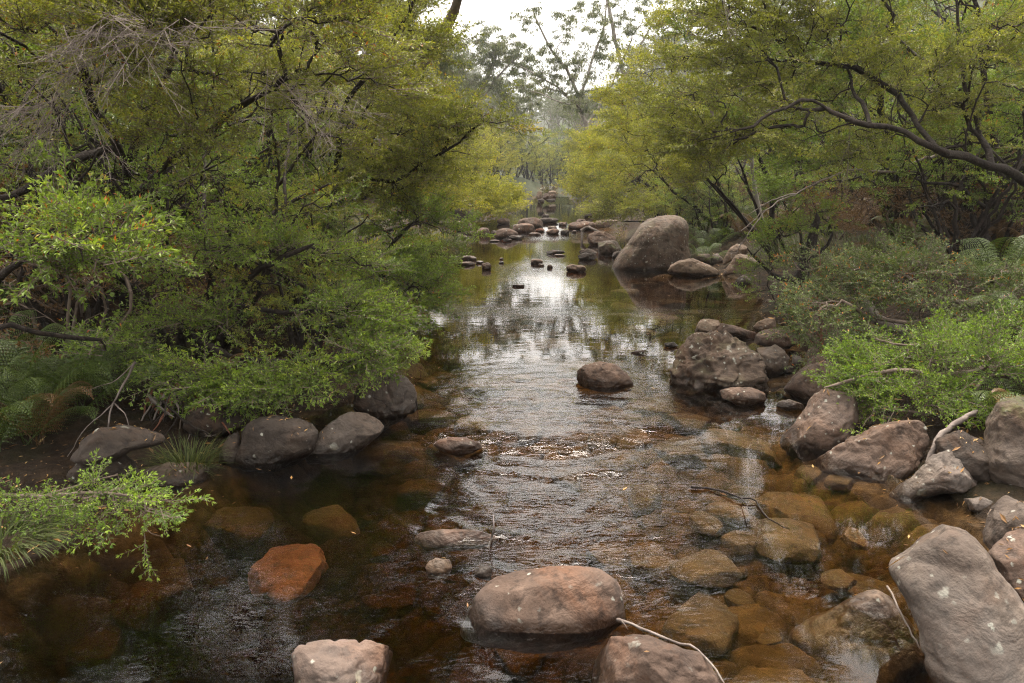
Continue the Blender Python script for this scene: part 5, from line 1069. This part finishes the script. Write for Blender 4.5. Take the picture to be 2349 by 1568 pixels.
for i, (u, v, Y, s, mat, lab) in enumerate([
   (2330, 950, 4.3, .75, 'fern', 'green fern drooping over the mossy boulder at the right edge'), (2370, 985, 4.15, .6, 'dryfern', 'dead brown fern hanging at the right edge beside the green fern'),
   (40, 900, 4.5, .85, 'fern', 'fern in deep shade at the left edge above the dark slab'), (140, 960, 4.6, .8, 'fern', 'fern hanging beside the steep dark rock on the left'), (10, 800, 4.8, .8, 'fern', 'fern under the soft green bush at the left edge'),
   (180, 880, 4.6, .8, 'fern', 'fern beside the hanging bare twig on the left bank'), (70, 840, 4.4, .9, 'fern', 'large fern just below the soft green bush on the left bank'), (-20, 960, 4.0, .8, 'fern', 'fern cut by the left edge above the low green branch'), (60, 980, 4.2, .7, 'fern', 'low fern between the left edge and the dark slabs'), (260, 850, 4.9, .8, 'fern', 'fern in the dark hollow behind the stick pile'),
   (90, 1010, 4.2, .7, 'dryfern', 'brown dead fern low on the shaded left bank'), (1625, 540, 14.3, 1.0, 'fern', 'fern patch right behind the egg boulder, upper one'), (1612, 590, 13.4, .8, 'fern', 'fern touching the back of the egg boulder near the water'), (1650, 500, 15, 1.0, 'fern', 'tall fern above the egg boulder on the bank'),
   (1840, 690, 9.0, .5, 'fern', 'small fern growing on the black root stump'), (1700, 500, 14.6, 1.0, 'dryfern', 'brown bracken on the bank above the pale rocks, left one'), (1760, 490, 14.2, 1.0, 'dryfern', 'brown bracken on the bank above the pale rocks, right one'), (1560, 560, 15.6, .8, 'fern', 'fern left of the egg boulder top in the shrub shade')]):
    p = P(u, v, Y); g = gz_(p[0], p[1]); fern(lab, (p[0], p[1], max(g, p[2]-.35*s) if abs(p[2]-g) < 1.0 else g), 7, s, mat)
for i in range(110):               # ferns under the thicket
    side = rs.choice([-1, 1, 1]); y = rs.uniform(5, 16); L_, R_ = edges(y); x = L_-.7-rs.random()*3 if side < 0 else R_+1.2+rs.random()*5.5
    dry = rs.random() < .5
    fern(('brown dead' if dry else 'green')+' fern on the shaded floor under the '+('left' if side < 0 else 'right')+' bank shrubs', (x, y, gz_(x, y)), 6, rs.uniform(.7, 1.1), 'dryfern' if dry else 'fern', group=('dead' if dry else 'green')+' ferns of the '+('left' if side < 0 else 'right')+' bank floor')
def grass_mesh(seed, n, R, L, w=.004, drop=.8, lean=(0, 0, 0)):
    r = np.random.default_rng(seed); a = r.uniform(0, 6.28, n); rr = R*np.sqrt(r.random(n))*.5
    b = np.stack([rr*np.cos(a), rr*np.sin(a), 0*a], -1); d = np.stack([np.cos(a), np.sin(a), r.uniform(.5, 2.2, n)], -1)+r.normal(0, .3, (n, 3))+np.array(lean); d /= np.linalg.norm(d, axis=1)[:, None]
    ln = L*r.uniform(.5, 1.1, n); Q = []; TI = []; pts = [b]; dd = d
    for k in range(4):
        pts.append(pts[-1]+dd*(ln/4)[:, None]); dd = dd+np.array([0, 0, -.28*drop]); dd = dd/np.linalg.norm(dd, axis=1)[:, None]
    sd = np.cross(d, [0, 0, 1.]); sd /= np.linalg.norm(sd, axis=1)[:, None]+1e-9; ww = [1, 1, .85, .6, .08]; tt = np.clip(.5+r.normal(0, .22, n), 0, 1)
    for k in range(4):
        Q.append(np.stack([pts[k]-sd*w*ww[k], pts[k]+sd*w*ww[k], pts[k+1]+sd*w*ww[k+1], pts[k+1]-sd*w*ww[k+1]], 1)); TI.append(tt)
    Q = np.concatenate(Q); return quads_mesh('grass_tuft', Q, np.zeros(len(Q), int), np.concatenate(TI), [LM['grass']], np.zeros(3))
p = P(5, 1250, 2.7); link('grass_tuft', grass_mesh(1, 360, .3, .16, .0024, 1.3, (.6, -.4, -.2)), p, None, 'tussock of grey-green grass arching over the water at the lower left edge', 'grass')
p = P(430, 1075, 4.1); link('grass_tuft', grass_mesh(2, 420, .25, .2, .0022, 1.0), p, None, 'small fine grass tuft on the pale brown slab at the left water edge', 'grass')
p = on_ground(1940, 9.8); link('grass_tuft', grass_mesh(3, 900, 2.4, .35, .004, .8), p, None, 'patch of long green grass behind the black root stump', 'grass')
p = on_ground(1985, 11); link('grass_tuft', grass_mesh(5, 1100, 3.2, .35, .004, .8), p, None, 'pale grass patch at the foot of the bent black trunk', 'grass')
L16, _ = edges(17); p = (L16-.1, 17, .1); link('grass_tuft', grass_mesh(4, 900, 1.8, .4, .006, .9), p, None, 'mat of bright grass at the left end of the pool', 'grass')
# sticks
def stick(name, label, pts, r0, r1, bark, cat='stick', side=(), seed=0, group=None, step=.04, wig=.05):
    g = Grower(seed+500, step, wig); g.stem(pts, r0, r1)
    for s in side: g.stem(s, r1*1.2, r1*.5, join=True)
    org = np.array(pts[0]); V, F = g.tubes(g.radii(.001), org)
    return link(name, mesh_from(name, V, F, [BK[bark]], smooth_shade=True), org, None, label, cat, group)
stick('dead_stick', 'smooth grey dead stick bent across the rocks on the right bank', U((2105, 1122, 3.95), (2128, 1075, 4.0), (2140, 1040, 4.02), (2150, 1010, 4.05), (2190, 975, 4.1), (2242, 942, 4.2)), .020, .014, 'deadtwig', wig=.1)
stick('dead_twig', 'pale thin twig lying from the round boulder across the purplish rock', U((1405, 1418, 2.62), (1450, 1432, 2.6), (1520, 1462, 2.5), (1600, 1492, 2.35), (1640, 1540, 2.2), (1670, 1580, 2.15)), .007, .003, 'deadtwig', side=[U((1425, 1424, 2.61), (1440, 1445, 2.57))])
stick('floating_twig', 'dark forked twig floating on the clear right shallows', [G(1585, 1118, .012), G(1640, 1122, .014), G(1700, 1142, .02), G(1735, 1150, .012), G(1750, 1180, .0), G(1780, 1200, .0), G(1812, 1214, -.02)], .007, .003, 'dark', side=[[G(1700, 1142, .02), G(1720, 1165, .05), G(1728, 1168, .03)]])
stick('dead_twig', 'thin curved twig in the gap left of the tilted slab', U((2035, 1345, 2.75), (2055, 1380, 2.66), (2085, 1440, 2.5), (2110, 1490, 2.38)), .005, .003, 'deadtwig')
stick('dead_twig', 'bare twig leaning over the right edge of the tilted slab', U((2300, 1335, 2.75), (2325, 1350, 2.7), (2360, 1365, 2.66)), .005, .003, 'deadtwig', side=[U((2310, 1340, 2.74), (2349, 1335, 2.8))])
stick('dead_twig', 'thin grey twig standing up out of the water above the round boulder', [G(1120, 1258, -.03), G(1128, 1240, 0)+np.array([0, 0, .02]), P(1134, 1215, 3.2), P(1132, 1182, 3.22)], .006, .004, 'deadtwig')
stick('log', 'pale crooked log half hidden in the bushes on the right bank', U((1985, 690, 6.6), (2010, 730, 6.5), (2070, 755, 6.3), (2140, 790, 6.0), (2200, 815, 5.8)), .05, .035, 'deadtwig', cat='log', step=.1)
stick('driftwood', 'bleached driftwood branch lying on the rough rock at the right end of the weir', [P(1335, 530, 19.6), P(1350, 520, 19.5), P(1380, 535, 19.2), P(1400, 545, 19)], .05, .02, 'deadtwig', cat='branch', side=[[P(1380, 535, 19.2), P(1345, 565, 19.1)], [P(1335, 530, 19.6), P(1337, 575, 19.4)]], step=.2)
stick('sapling', 'pale straight sapling trunk behind the egg boulder under the olive tree', [np.array(on_ground(1735, 13.5)), P(1728, 400, 13.5), P(1722, 320, 13.4)], .05, .03, 'gum', cat='sapling', step=.2)
stick('hanging_branch', 'bleached bare hooked branch hanging under the olive tree', U((1632, 250, 9.0), (1636, 280, 9.0), (1655, 300, 9.0), (1642, 328, 9.0)), .022, .012, 'deadtwig', cat='branch', step=.08)
r = np.random.default_rng(9)           # the flood-wrack pile of bark and sticks on the left rocks
for i in range(46):
    top = np.array([400+r.normal(0, 30), 905+r.normal(0, 15)]); bot = np.array([400+r.normal(0, 55), 1000+r.normal(0, 28)])
    if i % 3 == 0: top = np.array([r.uniform(250, 420), r.uniform(950, 1010)]); bot = np.array([r.uniform(380, 520), r.uniform(970, 1045)])
    Y = 4.62+r.normal(0, .08); m = (top+bot)/2+r.normal(0, 12, 2)
    stick('bark_stick', 'dry brown stick in the flood-wrack pile on the dark left rocks', U((top[0], top[1], Y+.12), (m[0], m[1], Y), (bot[0], bot[1], Y-.12)), r.uniform(.006, .014), .004, r.choice(['twig', 'dark', 'deadtwig', 'red']), seed=i, group='sticks of the flood-wrack pile')
stick('dead_twig', 'bare forked twig hanging down in front of the shaded left bank', U((310, 830, 4.2), (262, 925, 4.15), (250, 960, 4.1), (248, 1010, 4.1), (270, 1060, 4.1)), .007, .003, 'deadtwig', side=[U((262, 925, 4.15), (200, 980, 4.1), (150, 1060, 4.05)), U((262, 925, 4.15), (292, 960, 4.1), (297, 1000, 4.1)), U((310, 830, 4.2), (270, 870, 4.2), (190, 900, 4.2))])
# fallen leaves: on the banks, on the rocks and in the shallows
dg = bpy.context.evaluated_depsgraph_get()
from mathutils.bvhtree import BVHTree
vv, ff, o0 = [], [], 0
for o in COL.objects:
    if o.type == 'MESH' and o.parent is None and o.get('category') in ('rock', 'boulder', 'stone', 'slab') and not o.name.startswith('submerged') or o.name == 'ground':
        me = o.data; a = np.empty(len(me.vertices)*3, np.float32); me.vertices.foreach_get('co', a); a = a.reshape(-1, 3)+np.array(o.location)
        if o.name == 'ground':
            keep = (a[:, 1] < 24) & (a[:, 1] > 0) & (np.abs(a[:, 0]) < 9)
        else: keep = np.ones(len(a), bool)
        for pl in me.polygons:
            vs = pl.vertices[:]
            if keep[vs[0]] and keep[vs[2]]: ff.append([i+o0 for i in vs])
        vv.append(a); o0 += len(a)
bvh = BVHTree.FromPolygons([tuple(x) for x in np.concatenate(vv)], ff)
Q, TI = [], []; r = np.random.default_rng(3)
for i in range(15000):
    y = 1.8+r.random()**1.4*17; L_, R_ = edges(y)
    side = r.random(); x = L_-r.exponential(.9)+.3 if side < .42 else (R_+r.exponential(1.7)-.35 if side < .92 else r.uniform(L_, R_))
    h = bvh.ray_cast((x, y, 3.5), (0, 0, -1))
    if h[0] is None: continue
    w = float(zwater(y)); n = np.array(h[1])
    if h[0].z < w-.02 and r.random() < .8: continue
    if h[0].z < w-.3: continue
    if abs(n[2]) < .55: continue
    a = r.uniform(0, 6.28); d = np.array([math.cos(a), math.sin(a), r.normal(0, .15)]); d = unit(d-n*(d@n)); s = np.cross(n, d); L = r.choice([.02, .025, .03, .05, .08], p=[.35, .3, .2, .1, .05]); wd = L*r.uniform(.18, .3)
    c = np.array(h[0])+n*.004; Q.append(np.stack([c-d*L/2, c+s*wd/2+n*.003, c+d*L/2, c-s*wd/2+n*.002])); TI.append(r.random())
for i in range(110):              # a few leaves afloat
    y = 2.2+r.random()*14; L_, R_ = edges(y); x = r.choice([r.uniform(L_, R_), R_-abs(r.normal(0, .3)), L_+abs(r.normal(0, .3))]); a = r.uniform(0, 6.28); d = np.array([math.cos(a), math.sin(a), 0]); s = np.array([-d[1], d[0], 0]); L = r.uniform(.02, .06); wd = L*.22
    c = np.array([x, y, float(zwater(y))+.006]); Q.append(np.stack([c-d*L/2, c+s*wd/2, c+d*L/2, c-s*wd/2])); TI.append(r.random())
Q = np.array(Q); link('leaf_litter', quads_mesh('leaf_litter', Q, np.zeros(len(Q), int), np.array(TI), [LM['litter']], np.zeros(3)), kind='stuff')

# ------------------------------------------------------------------ the faint damp air of the valley
hb = bmesh.new(); bmesh.ops.create_cube(hb, size=1.0)
zl = float(gz.min())-1.0; zl = min(zl, -3.2)
for v in hb.verts: v.co = Vector((v.co.x*420, 190+v.co.y*500, (v.co.z+.5)*(75-zl)+zl))
hm = bpy.data.meshes.new('haze'); hb.to_mesh(hm); hb.free()
t = NT('damp_air'); pv = t.n('ShaderNodeVolumePrincipled'); pv.inputs['Color'].default_value = (0.93, 0.96, 1.0, 1); pv.inputs['Density'].default_value = 0.0008; pv.inputs['Anisotropy'].default_value = 0.2
t.l(pv.outputs[0], t.out.inputs['Volume']); hm.materials.append(t.m)
link('haze', hm, kind='stuff')

# ------------------------------------------------------------------ light
SUN_EL, SUN_AZ = math.radians(71), math.radians(6)       # almost overhead, behind thin cloud
sd = bpy.data.lights.new('sun', 'SUN'); sd.energy = 0.8; sd.angle = math.radians(30); sd.color = (1.0, 0.87, 0.72)
so = bpy.data.objects.new('sun', sd); COL.objects.link(so)
dv = Vector((math.sin(SUN_AZ)*math.cos(SUN_EL), math.cos(SUN_AZ)*math.cos(SUN_EL), math.sin(SUN_EL)))
so.rotation_euler = dv.to_track_quat('Z', 'Y').to_euler()
nt = W_.node_tree; nt.nodes.clear()
sky = nt.nodes.new('ShaderNodeTexSky'); sky.sky_type = 'NISHITA'; sky.sun_disc = False; sky.sun_elevation = SUN_EL; sky.sun_rotation = SUN_AZ
sky.dust_density = 4; sky.air_density = 1.0
hs = nt.nodes.new('ShaderNodeHueSaturation'); hs.inputs['Saturation'].default_value = 0.12; hs.inputs['Value'].default_value = 1.0
wm = nt.nodes.new('ShaderNodeMix'); wm.data_type = 'RGBA'; wm.blend_type = 'MULTIPLY'; wm.inputs[0].default_value = 1; wm.inputs[7].default_value = (1.0, .945, .87, 1)
bg = nt.nodes.new('ShaderNodeBackground'); bg.inputs['Strength'].default_value = 0.15
ow = nt.nodes.new('ShaderNodeOutputWorld')
nt.links.new(sky.outputs[0], hs.inputs['Color']); nt.links.new(hs.outputs[0], wm.inputs[6]); nt.links.new(wm.outputs[2], bg.inputs[0]); nt.links.new(bg.outputs[0], ow.inputs[0])
# ------------------------------------------------------------------ render settings
S.view_settings.view_transform = 'Standard'; S.view_settings.look = 'None'; S.view_settings.exposure = 2.0; S.view_settings.gamma = 1
S.view_settings.use_curve_mapping = False
c = S.cycles; c.max_bounces = 8; c.diffuse_bounces = 3; c.glossy_bounces = 3; c.transmission_bounces = 4; c.transparent_max_bounces = 12; c.volume_bounces = 0
c.use_denoising = True; c.denoising_prefilter = 'NONE'; S.cycles.filter_width = 1.15; c.caustics_reflective = False; c.caustics_refractive = False; c.sample_clamp_indirect = 6; c.sample_clamp_direct = 3
